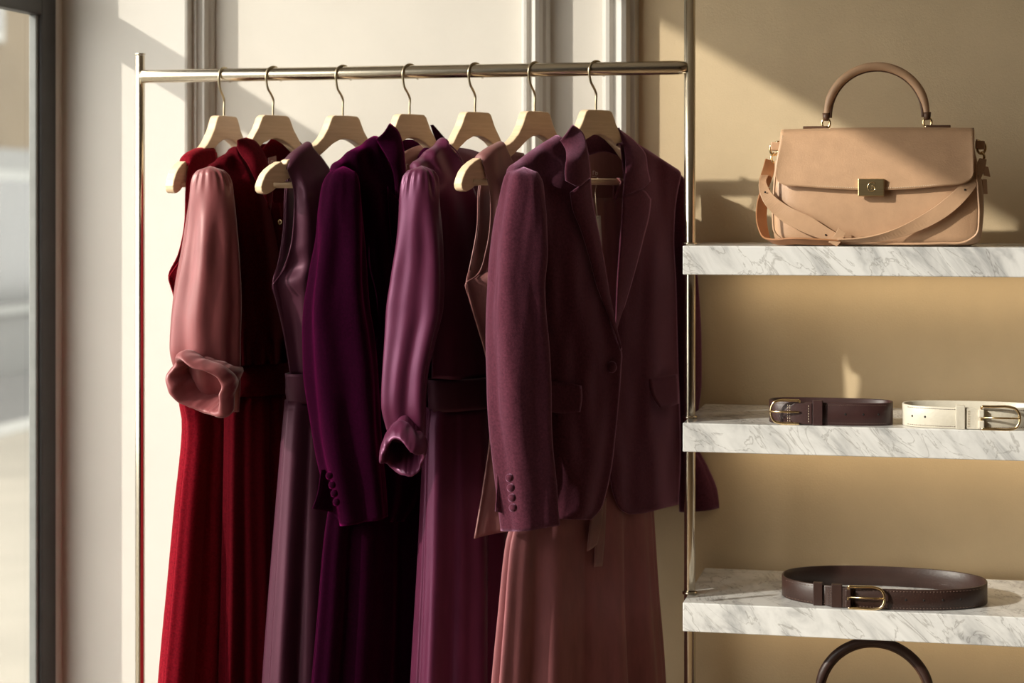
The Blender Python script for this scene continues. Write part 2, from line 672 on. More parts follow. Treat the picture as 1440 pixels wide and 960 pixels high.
# left wall: a sill wall and a head above the shop window, a pier hidden behind the frame
PIL = 0.062
WIN_Y0, WIN_Y1 = 0.75, 3.416
SILL, HEAD = 0.22, 2.46
lw = MB()
lw.box((WALL_X - 0.026, WIN_Y1, 0), (WALL_X, WALL_Y - PIL, CEIL))
lw.box((WALL_X - 0.2, -2.2, 0), (WALL_X, WIN_Y1, SILL))
lw.box((WALL_X - 0.1, -2.2, HEAD), (WALL_X, WIN_Y1, CEIL))
lw.box((WALL_X - 0.2, -2.2, SILL), (WALL_X, WIN_Y0, HEAD))
struct(lw.build('wall_left', 'cream_trim', smooth=False))

# the shop window: dark metal frame, transom bar, panes
win = empty('window_1', (WALL_X - 0.04, 0, 0))
struct(win)
fx0, fx1 = WALL_X - 0.024, WALL_X + 0.001
TR0, TR1 = 1.744, 1.815
JOINT = 3.13                     # invented joint out of view; transom ends here so its shadow clears the garments
ST = 0.058
box_obj('stile', (fx0, WIN_Y1 - ST, SILL), (fx1, WIN_Y1 + 0.002, HEAD), 'dark_frame', win, 0.003)
box_obj('stile', (fx0, WIN_Y0, SILL), (fx1, WIN_Y0 + 0.06, HEAD), 'dark_frame', win, 0.003)
box_obj('transom', (fx0, JOINT, TR0), (fx1, WIN_Y1 - ST, TR1), 'dark_frame', win, 0.003)
box_obj('top_rail', (fx0, WIN_Y0 + 0.06, HEAD - 0.05), (fx1, WIN_Y1 - ST, HEAD), 'dark_frame', win, 0.003)
box_obj('bottom_rail', (fx0, WIN_Y0 + 0.06, SILL), (fx1, WIN_Y1 - ST, SILL + 0.06), 'dark_frame', win, 0.003)
box_obj('glazing_bead', (fx0 + 0.003, WIN_Y1 - ST - 0.010, SILL + 0.06), (fx0 + 0.018, WIN_Y1 - ST, TR0), 'grey_bead', win, 0.002, label='grey glazing bead')
gx = fx0 + 0.006
box_obj('pane', (gx, JOINT, SILL + 0.06), (gx + 0.006, WIN_Y1 - ST, TR0), 'glass', win)
box_obj('pane', (gx, JOINT, TR1), (gx + 0.006, WIN_Y1 - ST, HEAD - 0.05), 'glass', win)
box_obj('pane', (gx, WIN_Y0 + 0.06, SILL + 0.06), (gx + 0.006, JOINT - 0.002, HEAD - 0.05), 'glass', win)

# corner pilaster and the upright mouldings of the wall panels
xp = X_at(264, WALL_Y - PIL)
struct(box_obj('trim_1', (WALL_X - 0.026, WALL_Y - PIL, 0), (xp, WALL_Y, CEIL), 'cream_trim', bevel=0.006))
moulding('trim_2', xp, X_at(299, WALL_Y - 0.015), [(0, 0), (0, 0.040), (0.25, 0.040), (0.3, 0.034), (0.55, 0.030), (0.6, 0.036), (0.72, 0.036), (0.8, 0.018), (0.95, 0.014), (1, 0)], 'cream_trim')
panel_prof = [(0, 0), (0, 0.012), (0.06, 0.030), (0.16, 0.036), (0.26, 0.036), (0.34, 0.028), (0.42, 0.028), (0.48, 0.040), (0.62, 0.046), (0.74, 0.042), (0.82, 0.026), (0.94, 0.022), (1, 0.0)]
moulding('trim_3', X_at(733, WALL_Y - 0.02), X_at(771, WALL_Y - 0.02), panel_prof, 'cream_trim')
moulding('trim_4', X_at(846, WALL_Y - 0.02), X_at(896, WALL_Y - 0.02), panel_prof, 'cream_trim')
struct(box_obj('baseboard_back', (xp, WALL_Y - 0.02, 0), (2.6, WALL_Y, 0.14), 'cream_trim', bevel=0.004))

# outside: pavement, kerb, road, the house across the street
struct(box_obj('pavement', (-5.9, -14, -0.24), (WALL_X - 0.2, 40, -0.12), 'concrete'))
struct(box_obj('road', (-16, -14, -0.30), (-6.15, 40, -0.22), 'asphalt'))
tag(box_obj('kerb', (-6.15, -14, -0.3), (-5.9, 40, -0.10), 'kerb'), 'white kerb stone along the road outside the window', 'kerb')
bld = empty('street_building', (-9.0, 14, -0.22), 'tan stone building with a grey shopfront across the street', 'building')
box_obj('wall', (-13, 7, 1.9), (-8.6, 36, 9), 'stone', bld)
box_obj('shopfront', (-13, 7, -0.22), (-8.5, 36, 1.9), 'grey_panel', bld, label='grey shopfront band at street level')
for k in range(8):
    y = 8.2 + 3.5 * k
    w_ = box_obj('window', (-8.52, y, 0.35), (-8.44, y + 2.2, 1.7), 'grey_bead', bld)
    box_obj('pane', (-8.45, y + 0.1, 0.45), (-8.42, y + 2.1, 1.6), 'far_glass', w_)
for k in range(8):
    y = 8.4 + 3.5 * k
    w_ = box_obj('window', (-8.62, y, 2.9), (-8.55, y + 1.4, 4.9), 'kerb', bld)
    box_obj('pane', (-8.56, y + 0.1, 3.0), (-8.53, y + 1.3, 4.8), 'far_glass', w_)

# ------------------------------------------------------------------ clothes rail
RAIL_Z0 = at_y(205, 107.5, RAIL_Y).z
RAIL_Z1 = at_y(960, 95.0, RAIL_Y).z
POST_L = at_y(197, 400, RAIL_Y + 0.012)
POST_R = at_y(970, 400, RAIL_Y + 0.004)
RZ = (RAIL_Z0 + RAIL_Z1) / 2
rail = empty('clothes_rail', (POST_L.x, RAIL_Y, 0), 'champagne metal clothes rail with upright posts holding seven hangers', 'clothes rail')
b = MB()
b.tube([(POST_L.x, POST_L.y, 0.0), (POST_L.x, POST_L.y, at_y(197, 78, POST_L.y).z)], 0.0085, 24)
b.build('post', 'nickel', rail, bevel=0.001)
b = MB()
zt = at_y(197, 76, POST_L.y).z
b.tube([(POST_L.x, POST_L.y, zt - 0.0015), (POST_L.x, POST_L.y, zt + 0.0012)], 0.0098, 24)
b.build('cap', 'nickel', rail, bevel=0.0006)
b = MB()
b.tube([(POST_R.x, POST_R.y, 0.0), (POST_R.x, POST_R.y, 2.2)], 0.0095, 24)
b.build('post', 'nickel', rail)
b = MB()
RL = Vector((at_y(196, 107, RAIL_Y).x, RAIL_Y, RAIL_Z0))
RR = Vector((POST_R.x - 0.004, RAIL_Y, RAIL_Z1))
r0 = 0.0118
pts, rr = [], []
for q in (0.0, 0.3, 0.6, 0.9, 1.0):
    pts.append(RL + Vector((r0 * 0.8 * q, 0, 0)))
    rr.append(max(0.0005, r0 * math.sqrt(1 - (1 - q) ** 2)))
for q in (0.02, 0.25, 0.5, 0.75, 0.985):
    pts.append(RL.lerp(RR, q))
    rr.append(r0)
pts.append(RR)
rr.append(r0 * 0.8)
b.tube(pts, rr, 28)
b.build('crossbar', 'nickel', rail)


def rail_z(x):
    return RAIL_Z0 + (RAIL_Z1 - RAIL_Z0) * (x - RL.x) / (RR.x - RL.x)


# ------------------------------------------------------------------ hangers
HOOK_PX = [315, 384, 482, 576, 668, 752, 838]
NECK_PY = [163, 162, 162.5, 160.5, 157.5, 156.5, 154.5]
THETA = [66, 50, 48, 47, 49, 51, 44]
ARM = [0.78, 0.60, 0.93, 0.60, 0.60, 0.99, 0.76]
DROOP = [0.0, 0.12, 0.0, 0.12, 0.12, 0.0, 0.14]
PL = [Plane(HOOK_PX[i], THETA[i]) for i in range(7)]
HANGER_LABEL = [
    'leftmost wooden hanger holding the red sleeveless velvet dress',
    'pale wooden hanger under the collar of the red shirt dress',
    'pale wooden hanger with a bare notched tip in the plum sleeveless dress',
    'wooden hanger inside the deep purple velvet blazer',
    'wooden hanger inside the violet satin long-sleeved dress',
    'wooden hanger with bare tip in the mauve sleeveless blouse',
    'rightmost wooden hanger inside the mulberry velvet blazer',
]
HALF_TOP = [(0.0, 0.0), (0.027, -0.0005), (0.0325, -0.004), (0.037, -0.013), (0.043, -0.025), (0.054, -0.040), (0.070, -0.053), (0.092, -0.064), (0.118, -0.073), (0.141, -0.080),
            (0.1455, -0.087), (0.1515, -0.087), (0.155, -0.082), (0.170, -0.088), (0.184, -0.096), (0.194, -0.105), (0.201, -0.116), (0.2045, -0.125), (0.2035, -0.132)]
HALF_BOT = [(0.199, -0.1365), (0.190, -0.138), (0.178, -0.134), (0.160, -0.123), (0.135, -0.110), (0.105, -0.096), (0.075, -0.080), (0.050, -0.064), (0.030, -0.050), (0.014, -0.043), (0.0, -0.041)]


def make_hanger(i):
    P = PL[i]
    zt = P.pt(HOOK_PX[i], NECK_PY[i]).z
    root = empty('coat_hanger', (P.p0.x, P.p0.y, zt), HANGER_LABEL[i], 'hanger', 'wooden hangers on the rail')
    half = HALF_TOP + HALF_BOT
    out = half + [(-x, z) for x, z in reversed(half[1:-1])]
    n = len(out)
    V = []
    for side in (1, -1):
        for x, z in out:
            over = max(0, abs(x) - 0.055)
            V.append(P.loc(math.copysign(min(abs(x), 0.055) + over * ARM[i], x), side * 0.0088, zt + z - DROOP[i] * over))
    Fc = [tuple(range(n)), tuple(range(2 * n - 1, n - 1, -1))] + [(k, n + k, n + (k + 1) % n, (k + 1) % n) for k in range(n)]
    mesh_obj('shoulder_bar', V, Fc, 'wood', root, smooth=False, bevel=0.0022)
    # trouser bar
    b = MB()
    zb = zt - 0.122
    al = 0.06 + 0.115 * ARM[i]
    b.tube([P.loc(-al, 0.005, zb), P.loc(0, 0.003, zb), P.loc(al, 0.005, zb)], 0.0055, 12)
    b.build('trouser_bar', 'wood', root)
    # wire hook over the rail
    rz = rail_z(P.p0.x)
    R = 0.0185
    path = [(0, zt - 0.004), (0, zt + 0.012), (0, zt + 0.029), (-0.004, zt + 0.036), (-0.012, zt + 0.046)]
    cz = rz + 0.0118 + 0.0016 - R
    for q in (200, 180, 155, 130, 105, 80, 55, 30, 5, -20):
        a = math.radians(q)
        path.append((R * cos(a) + 0.0015, cz + R * sin(a)))
    path = [p for p in path]
    pts = catmull([P.loc(x, 0, z) for x, z in path], 60)
    b = MB()
    b.tube(pts, 0.0021, 10)
    b.build('hook', 'wire', root)
    return root


for i in range(7):
    make_hanger(i)


def garment(name, i, label, cat='dress', z=None):
    P = PL[i]
    return P, empty(name, (P.p0.x, P.p0.y, z if z is not None else RZ - 0.09), label, cat, None)


def piping(name, P, pts, w, r, mat, root, n=40):
    c = catmull([P.pt(x, y, w if not isinstance(w, (list, tuple)) else w[k]) for k, (x, y) in enumerate(pts)], n)
    b = MB()
    b.tube(c, r, 8)
    return b.build(name, mat, root)


def add(name, VF, mat, root, solid=0.0016, **kw):
    return mesh_obj(name, VF[0], VF[1], mat, root, solid=solid, **kw)


# ---- 1: red sleeveless velvet dress --------------------------------------------------
P, g = garment('sleeveless_dress', 0, 'bright red velvet sleeveless dress with full skirt at the left end of the rail')
def slv(b0, u0, u1):
    """Front of a sleeveless bodice: clear of the hanger at the strap, closing on the back panel below the armhole."""
    return lambda s, v: (0.014 + (b0 - 0.014) * sst(0, 0.35, s) * sst(0, 0.18, v)) * (1 - sst(u0, u1, v) * (1 - sst(0, 0.4, s) ** 0.6))


def slb(b0, u0, u1):
    return lambda s, v: -(0.014 + (b0 - 0.014) * sst(0, 0.4, s)) * (1 - sst(u0, u1, v) * (1 - sst(0, 0.4, s)))


b = MB()
Rg = [(304, 214), (310, 250), (316, 300), (322, 389), (328, 460), (334, 514)]
V, Fc = patch(P, [(266, 234), (262, 262), (259, 320), (250, 360), (237, 389), (243, 412), (251, 455), (257, 514)], Rg, [(266, 234), (273, 224), (284, 217), (304, 214)], w=slv(0.030, 0.4, 0.57), nu=18, nv=50, wrap=-0.013)
b.add(V, Fc)
V, Fc = patch(P, [(266, 234), (268, 262), (264, 320), (254, 360), (237, 389), (243, 412), (251, 455), (257, 514)], Rg, [(266, 234), (273, 224), (284, 217), (304, 214)], w=slb(0.026, 0.4, 0.57), nu=16, nv=50)
b.add(V, Fc)
b.build('bodice', 'red_velvet', g, solid=0.0016)
piping('strap_binding', P, [(290, 222), (287, 245), (276, 262), (270, 300), (259, 355), (238, 389)], 0.012, 0.0016, 'red_velvet', g)
add('skirt', tube_plane(P, [(508, 257, 336, 0, 0.033), (560, 264, 340, 0, 0.030), (590, 268, 340, 0, 0.030), (700, 261, 342, 0, 0.031), (800, 255, 346, 0, 0.032), (960, 244, 350, 0, 0.033), (1250, 228, 356, 0, 0.035)],
    nv=50, nu=120, fold=folds(6, 0.017, 2.15, 0.4)), 'red_velvet', g)

# ---- 2: red velvet shirt dress with satin sleeves -------------------------------------
P, g = garment('shirt_dress', 1, 'wine red velvet shirt dress with rose satin sleeve and rolled cuff')
fw = lambda s, v: 0.014 + 0.026 * sst(0, 0.35, s) * sst(0, 0.16, v) - 0.022 * sst(0.75, 1, s) + 0.002 * sin(s * 17 + v * 3)
V, Fc = patch(P, [(296, 244), (304, 300), (312, 380), (318, 450), (322, 515)], [(345, 206), (378, 262), (392, 330), (404, 430), (408, 512)], [(296, 244), (322, 227), (345, 206)], [(322, 515), (360, 512), (408, 510)],
              w=lambda s, v: fw(s, v) + 0.010 * sst(0.75, 1, v) * sin(26 * s + 1) * sst(0.8, 0.95, v), nu=40, nv=50, wr=0.004, seed=2, wrap=-0.014)
add('front_panel', (V, Fc), 'dark_red_velvet', g)
add('back_panel', patch(P, [(300, 244), (306, 300), (312, 380), (322, 515)], [(418, 205), (440, 250), (440, 380), (430, 515)], [(300, 244), (345, 206), (418, 205)], w=-0.028, nu=16, nv=20), 'dark_red_velvet', g)
add('placket', patch(P, [(379, 285), (390, 340), (400, 420), (404, 510)], [(394, 285), (402, 340), (411, 420), (414, 510)], w=0.030, nu=6, nv=20), 'dark_red_velvet', g)
for q in (0.0, 1.0, 2.0):
    bb = MB()
    x, y = 393 + 5.0 * q, 312 + 58 * q
    bb.dome(P.pt(x, y, 0.032), P.n, 0.0048, 0.003)
    bb.build('button', 'purple_velvet' if q else 'gold', g)
add('collar', patch(P, [(333, 207), (336, 214), (346, 228), (360, 255), (375, 284)], [(346, 193), (358, 197), (369, 210), (379, 236), (384, 268), (381, 296)], [(333, 207), (335, 197), (346, 193)], [(375, 284), (381, 296)],
    w=lambda s, v: 0.020 + 0.030 * sst(0, 0.5, v) + 0.008 * sin(PI * s), nu=12, nv=24), 'dark_red_velvet', g, 0.003)
add('collar', patch(P, [(408, 190), (420, 205), (424, 226), (420, 240)], [(414, 191), (426, 204), (432, 224), (426, 244)], w=lambda s, v: -0.002 + 0.016 * v, nu=8, nv=16), 'dark_red_velvet', g, 0.003)
add('collar_band', patch(P, [(366, 212), (370, 240), (374, 262)], [(418, 208), (422, 236), (424, 262)], [(366, 212), (390, 190), (418, 208)], w=-0.020, nu=10, nv=10), 'dark_red_velvet', g)
add('neck_label', patch(P, [(377, 222), (378, 240)], [(388, 219), (389, 238)], w=-0.012, nu=3, nv=3), 'lining', g, 0.0008)
bb = MB()
for (x0, y0), (x1, y1) in [((381, 226), (382, 234)), ((381, 226), (384, 226)), ((384, 226), (384, 230)), ((385, 232), (386, 235))]:
    bb.tube([P.pt(x0, y0, -0.0112), P.pt(x1, y1, -0.0112)], 0.0006, 6)
bb.build('label_print', 'label_cloth', g)
add('waistband', tube_plane(P, [(510, 320, 410, 0.004, 0.037), (524, 321, 410, 0.004, 0.038), (540, 321, 409, 0.004, 0.038), (553, 322, 409, 0.004, 0.037)], nv=10, nu=64, fold=wrinkles(0.002, 4)), 'dark_red_velvet', g)
add('skirt', tube_plane(P, [(548, 323, 408, 0.004, 0.032), (590, 324, 410, 0.006, 0.029), (700, 324, 414, 0.008, 0.028), (800, 324, 418, 0.008, 0.029), (960, 322, 424, 0.008, 0.030), (1250, 318, 430, 0.008, 0.031)],
    nv=44, nu=120, fold=folds(8, 0.015, 2.4, 0.4)), 'dark_red_velvet', g)


def puff(k, amp, seed, top=0.10):
    """Gathers at the sleeve head plus slow long folds."""
    def f(t, v):
        ga = amp * 0.55 * sin(k * t + seed) * (1 - sst(0.03, 0.13, v)) * sst(0.005, 0.035, v) * (0.6 + 0.4 * sin(3 * t))
        lo = amp * sst(0.05, 0.4, v) * (0.75 * sin(4 * t + seed + 0.5 * v) + 0.5 * sin(7 * t + 2 * seed - 0.6 * v))
        return ga + lo + amp * 0.45 * nz(cos(t) * 2 + seed, sin(t) * 2, v * 5)
    return f


sl = add('sleeve', tube_screen(P, [(235.5, 289, 302, 0.027, 1.0), (236.5, 283, 309, 0.027, 0.95), (240, 277, 315, 0.028, 0.9), (249, 272, 322, 0.029, 0.8), (265, 268, 327, 0.030, 0.75), (300, 264, 330, 0.032, 0.7), (350, 257, 331, 0.034, 0.68), (400, 249, 333, 0.034, 0.68), (450, 242, 334, 0.034, 0.66), (490, 240, 334, 0.034, 0.62), (530, 248, 333, 0.034, 0.55), (575, 276, 331, 0.034, 0.45)],
    nv=90, nu=72, fold=puff(16, 0.0052, 1.3), tilt=-4), 'rose_satin', g, label='long rose satin sleeve with gathered head')


def cuff(P, c_px, depth_w, axis, ru, rv, roll, mat, inner, parent, seed, length=0.045, droop=0.35):
    """Rolled-up cuff: a crumpled band opening along axis, its edge turned over, dark inside."""
    c = P.pt(c_px[0], c_px[1], depth_w) - FWD * 0.022
    ax = (RIGHT * axis[0] + Vector((0, 0, axis[1])) - FWD * axis[2]).normalized()
    e1 = RIGHT - ax * RIGHT.dot(ax)
    e1.normalize()
    e2 = ax.cross(e1)
    if e2.z < 0:
        e2 = -e2
    e1 = (e1 * cos(roll) + e2 * sin(roll)).normalized()
    e2 = ax.cross(e1)
    if e2.z < 0:
        e2 = -e2
    nu = 90
    prof = [(0.70, -1.0), (0.90, -0.85), (1.02, -0.55), (1.07, -0.2), (1.04, 0.12), (0.97, 0.28), (0.88, 0.24), (0.80, 0.02), (0.76, -0.3), (0.72, -0.8), (0.66, -1.4), (0.5, -1.8), (0.02, -1.9)]
    V = []
    for j, (k, h) in enumerate(prof):
        for i in range(nu):
            t = 2 * PI * i / nu
            cr = 1 + 0.12 * nz(cos(t) * 1.7 + seed, sin(t) * 1.7, seed + 0.35 * j) + 0.075 * sin(5 * t + seed) * (0.5 + 0.5 * sin(2 * t + seed)) + 0.13 * (0.25 - abs(nz(cos(t) * 3.2 + seed, sin(t) * 3.2, h * 0.9)))
            hh = h * length * (1 + 0.35 * nz(cos(t) * 1.5, sin(t) * 1.5 + seed, 3.0)) + 0.010 * sin(3 * t + seed)
            V.append(c + e1 * ru * k * cr * cos(t) + e2 * rv * k * cr * sin(t) + ax * hh)
    Fc = grid_faces(len(prof), nu, True)
    o = mesh_obj('rolled_cuff', V, Fc, mat, parent, solid=0.0012, sub=1)
    return o


cuff(P, (283, 541), 0.060, (-0.45, -0.30, 0.85), 0.060, 0.044, -0.55, 'rose_satin', None, g, 1.7, 0.042)

# ---- 3: plum sleeveless satin dress -----------------------------------------------------
P, g = garment('sleeveless_dress', 2, 'dark plum satin sleeveless dress with satin waistband beside the purple velvet blazer')
b = MB()
Rg = [(440, 207), (454, 224), (474, 255), (500, 300), (516, 360), (520, 440), (518, 526)]
dr = slv(0.036, 0.38, 0.54)
V, Fc = patch(P, [(405, 239), (412, 262), (413, 310), (408, 350), (398, 378), (383, 400), (388, 422), (397, 460), (405, 505), (408, 526)], Rg, [(405, 239), (420, 222), (440, 207)],
              w=lambda s, v: dr(s, v) + 0.0035 * sin(26 * s + 2 * v) * sst(0.5, 0.9, v) * sst(0, 0.2, s), nu=44, nv=70, wr=0.003, seed=5, wrap=-0.014)
b.add(V, Fc)
V, Fc = patch(P, [(405, 239), (402, 270), (400, 320), (394, 360), (383, 400), (388, 422), (397, 460), (405, 505), (408, 526)], Rg, [(405, 239), (420, 222), (440, 207)], w=slb(0.028, 0.38, 0.54), nu=18, nv=60)
b.add(V, Fc)
b.build('bodice', 'plum_satin', g, solid=0.0016)
piping('armhole_binding', P, [(406, 240), (413, 262), (414, 310), (409, 350), (399, 379), (384, 400)], 0.006, 0.0014, 'plum_satin', g)
piping('armhole_binding', P, [(404, 242), (401, 270), (399, 320), (393, 362), (384, 398)], -0.006, 0.0014, 'plum_satin', g)
add('waistband', tube_plane(P, [(521, 406, 516, 0.002, 0.037), (530, 406, 516, 0.002, 0.0385), (552, 407, 516, 0.002, 0.0385), (562, 408, 516, 0.002, 0.037)], nv=10, nu=64, fold=wrinkles(0.0016, 9)), 'plum_satin', g, label='shiny plum satin waistband')
add('skirt', tube_plane(P, [(558, 408, 514, 0, 0.034), (590, 405, 512, 0, 0.035), (660, 400, 512, 0, 0.037), (760, 394, 512, 0, 0.039), (960, 383, 514, 0, 0.042), (1250, 368, 520, 0, 0.046)],
    nv=50, nu=120, fold=folds(7, 0.016, 2.3, 0.35)), 'plum_satin', g)


def sleeve_folds(amp, seed, k=5):
    def f(t, v):
        return amp * (0.85 * sin(k * t + seed + 1.2 * v) * sst(0.04, 0.3, v) + 0.8 * nz(cos(t) * 1.6 + seed, sin(t) * 1.6, v * 2.6 + seed) + 0.18 * nz(cos(t) * 4 + seed, sin(t) * 4, v * 9))
    return f


# ---- 4: deep purple velvet blazer ---------------------------------------------------------
P, g = garment('velvet_blazer', 3, 'deep purple velvet blazer with dark lapels and covered cuff buttons', 'blazer')
front = lambda b0: (lambda s, v: 0.015 + (b0 - 0.015) * sst(0, 0.45, s) * sst(0, 0.16, v) + 0.0025 * sin(s * 15 + 2 * v))
add('front_panel', patch(P, [(470, 246), (490, 300), (500, 400), (510, 520), (520, 640), (530, 732)], [(536, 200), (560, 260), (578, 360), (590, 480), (597, 560), (598, 640), (594, 695), (572, 733)], [(470, 246), (496, 226), (536, 200)], [(530, 732), (550, 734), (572, 733)],
    w=front(0.036), nu=30, nv=60, wr=0.004, seed=8, wrap=-0.015), 'purple_velvet', g)
add('front_panel', patch(P, [(590, 260), (588, 380), (594, 520), (596, 640), (598, 725)], [(650, 236), (660, 330), (664, 480), (664, 640), (660, 722)], [(590, 260), (612, 212), (650, 236)], w=lambda s, v: 0.014 + 0.012 * (1 - sst(0.2, 1, s)) * sst(0, 0.1, v), nu=18, nv=36, wrap=-0.014), 'purple_velvet', g)
add('back_panel', patch(P, [(470, 246), (490, 400), (530, 728)], [(650, 236), (662, 400), (660, 718)], [(470, 246), (536, 204), (575, 196), (612, 206), (650, 236)], w=-0.030, nu=20, nv=24), 'purple_velvet', g)
add('collar', patch(P, [(529, 196), (534, 204), (541, 215), (552, 240), (556, 275)], [(549, 173), (559, 182), (567, 203), (570, 232), (571, 262), (568, 290)], [(529, 196), (540, 187), (549, 173)], [(556, 275), (568, 290)],
    w=lambda s, v: 0.020 + 0.026 * sst(0, 0.5, v) + 0.007 * sin(PI * s), nu=12, nv=28), 'purple_velvet', g, 0.003)
add('collar', patch(P, [(605, 176), (612, 196), (622, 216), (628, 240)], [(608, 176), (622, 192), (640, 212), (648, 226)], w=lambda s, v: 0.000 + 0.018 * v, nu=10, nv=16), 'purple_velvet', g, 0.003)
add('lapel', patch(P, [(545, 262), (548, 310), (556, 380), (568, 450), (584, 520)], [(569, 282), (575, 330), (582, 400), (590, 470), (594, 522)], [(545, 262), (557, 276), (569, 282)], w=lambda s, v: 0.044 + 0.004 * sin(PI * s), nu=10, nv=28), 'purple_velvet', g, 0.003)
add('lining', patch(P, [(566, 214), (568, 300), (574, 400)], [(622, 214), (640, 300), (640, 400)], [(566, 214), (592, 204), (622, 214)], w=-0.018, nu=10, nv=12), 'lining', g)
bb = MB()
for (x0, y0), (x1, y1) in [((571, 231), (572, 238)), ((571, 231), (574, 231)), ((576, 232), (577, 238)), ((576, 232), (579, 232)), ((579, 232), (579, 237))]:
    bb.tube([P.pt(x0, y0, -0.0162), P.pt(x1, y1, -0.0162)], 0.0005, 6)
bb.build('label_print', 'label_cloth', g)
sl = add('sleeve', tube_screen(P, [(236, 477, 489, 0.025, 1.0), (237, 471, 494, 0.025, 0.95), (240, 465, 500, 0.026, 0.9), (248, 458, 505, 0.027, 0.85), (262, 452, 508, 0.028, 0.8), (300, 446, 511, 0.030, 0.75), (340, 444, 513, 0.031, 0.72), (387, 438, 514, 0.032, 0.7), (430, 432, 517, 0.032, 0.7), (470, 430, 523, 0.032, 0.66), (520, 431, 529, 0.032, 0.64), (580, 438, 533, 0.032, 0.6), (640, 448, 537, 0.032, 0.56), (690, 460, 541, 0.032, 0.52), (733, 468, 544, 0.032, 0.5)],
    nv=90, nu=64, fold=sleeve_folds(0.0058, 3.0), tilt=6), 'purple_velvet', g)
add('cuff_vent', patch(P, [(452, 660), (446, 698), (440, 715)], [(470, 660), (476, 700), (478, 722)], w=0.006, nu=6, nv=10), 'purple_velvet', g)
for x, y in ((463, 668), (467, 681), (470, 693), (473, 705)):
    bb = MB()
    bb.dome(P.pt(x, y, 0.062) - FWD * 0.006, -FWD * 0.8 - RIGHT * 0.55, 0.0062, 0.0048)
    bb.build('button', 'purple_velvet', g)
sk, g2 = None, empty('velvet_skirt', (P.p0.x, P.p0.y, RZ - 0.2), 'long deep purple velvet skirt hanging below the purple velvet blazer', 'skirt')
add('skirt_body', tube_plane(P, [(300, 520, 630, -0.004, 0.010), (420, 510, 636, -0.004, 0.016), (600, 490, 632, -0.004, 0.024), (740, 468, 620, 0, 0.034), (850, 460, 622, 0, 0.038), (960, 451, 624, 0, 0.040), (1250, 436, 634, 0, 0.044)],
    nv=60, nu=120, fold=folds(7, 0.017, 2.5, 0.05)), 'purple_velvet', g2)
for u in (-0.10, 0.10):
    bb = MB()
    zb = P.pt(HOOK_PX[3], NECK_PY[3]).z - 0.122
    top = P.loc(u, 0.008, zb + 0.0072)
    end = P.loc(u * 0.8, -0.004, P.pt(575, 302, 0).z)
    bb.ribbon([end, P.loc(u, 0.0155, zb - 0.02), P.loc(u, 0.0155, zb), top, P.loc(u, 0.0005, zb), P.loc(u * 0.9, -0.004, zb - 0.02)], [P.u * 0.004] * 6, [P.n, P.n, P.n, Vector((0, 0, 1)), -P.n, -P.n], 0.001)
    bb.build('hanging_loop', 'purple_velvet', g2)

# ---- 5: violet satin dress ------------------------------------------------------------------
P, g = garment('satin_dress', 4, 'violet satin long-sleeved dress with gathered shoulder and dark waistband')
fr = lambda s, v: 0.015 + 0.020 * sst(0, 0.35, s) * sst(0, 0.16, v) + 0.002 * sin(14 * s + 1.5 * v)
add('bodice', patch(P, [(586, 242), (596, 300), (604, 380), (608, 460), (608, 532)], [(632, 203), (650, 228), (668, 268), (690, 330), (704, 430), (706, 526)], [(586, 242), (606, 226), (632, 203)], [(608, 532), (650, 533), (706, 524)], w=fr, nu=30, nv=50, wr=0.003, seed=3, wrap=-0.015), 'violet_satin', g)
add('back_panel', patch(P, [(586, 242), (604, 380), (608, 532)], [(710, 240), (726, 380), (722, 526)], [(586, 242), (632, 208), (668, 212), (710, 240)], w=-0.026, nu=18, nv=24), 'violet_satin', g)
piping('neck_binding', P, [(632, 203), (643, 214), (652, 232), (662, 256), (676, 292)], 0.026, 0.0014, 'violet_satin', g)
add('waistband', tube_plane(P, [(529, 603, 716, 0.004, 0.037), (538, 603, 716, 0.004, 0.039), (562, 604, 716, 0.004, 0.039), (573, 605, 716, 0.004, 0.037)], nv=10, nu=64, fold=wrinkles(0.0018, 12)), 'plum_satin', g, label='dark glossy satin waistband')
add('skirt', tube_plane(P, [(568, 604, 714, 0, 0.034), (600, 600, 714, 0, 0.036), (700, 597, 716, 0, 0.038), (800, 594, 718, 0, 0.040), (960, 587, 720, 0, 0.043), (1250, 575, 724, 0, 0.047)],
    nv=50, nu=120, fold=folds(7, 0.016, 2.2, 0.35)), 'violet_satin', g)
add('sleeve', tube_screen(P, [(235, 587, 599, 0.025, 1.0), (236, 580, 605, 0.025, 0.95), (240, 573, 610, 0.026, 0.9), (250, 567, 615, 0.027, 0.8), (270, 563, 618, 0.028, 0.75), (300, 560, 620, 0.029, 0.7), (350, 555, 624, 0.030, 0.68), (400, 549, 626, 0.030, 0.66), (430, 545, 625, 0.030, 0.64), (480, 541, 613, 0.030, 0.62), (530, 538, 602, 0.030, 0.6), (570, 536, 600, 0.030, 0.58), (600, 542, 600, 0.030, 0.55), (622, 552, 598, 0.030, 0.5)],
    nv=90, nu=72, fold=puff(15, 0.0050, 4.1), tilt=-2), 'violet_satin', g, label='violet satin sleeve with gathered head')
cuff(P, (567, 636), 0.046, (-0.05, -0.62, 0.78), 0.036, 0.036, 0.0, 'violet_satin', None, g, 5.2, 0.042)

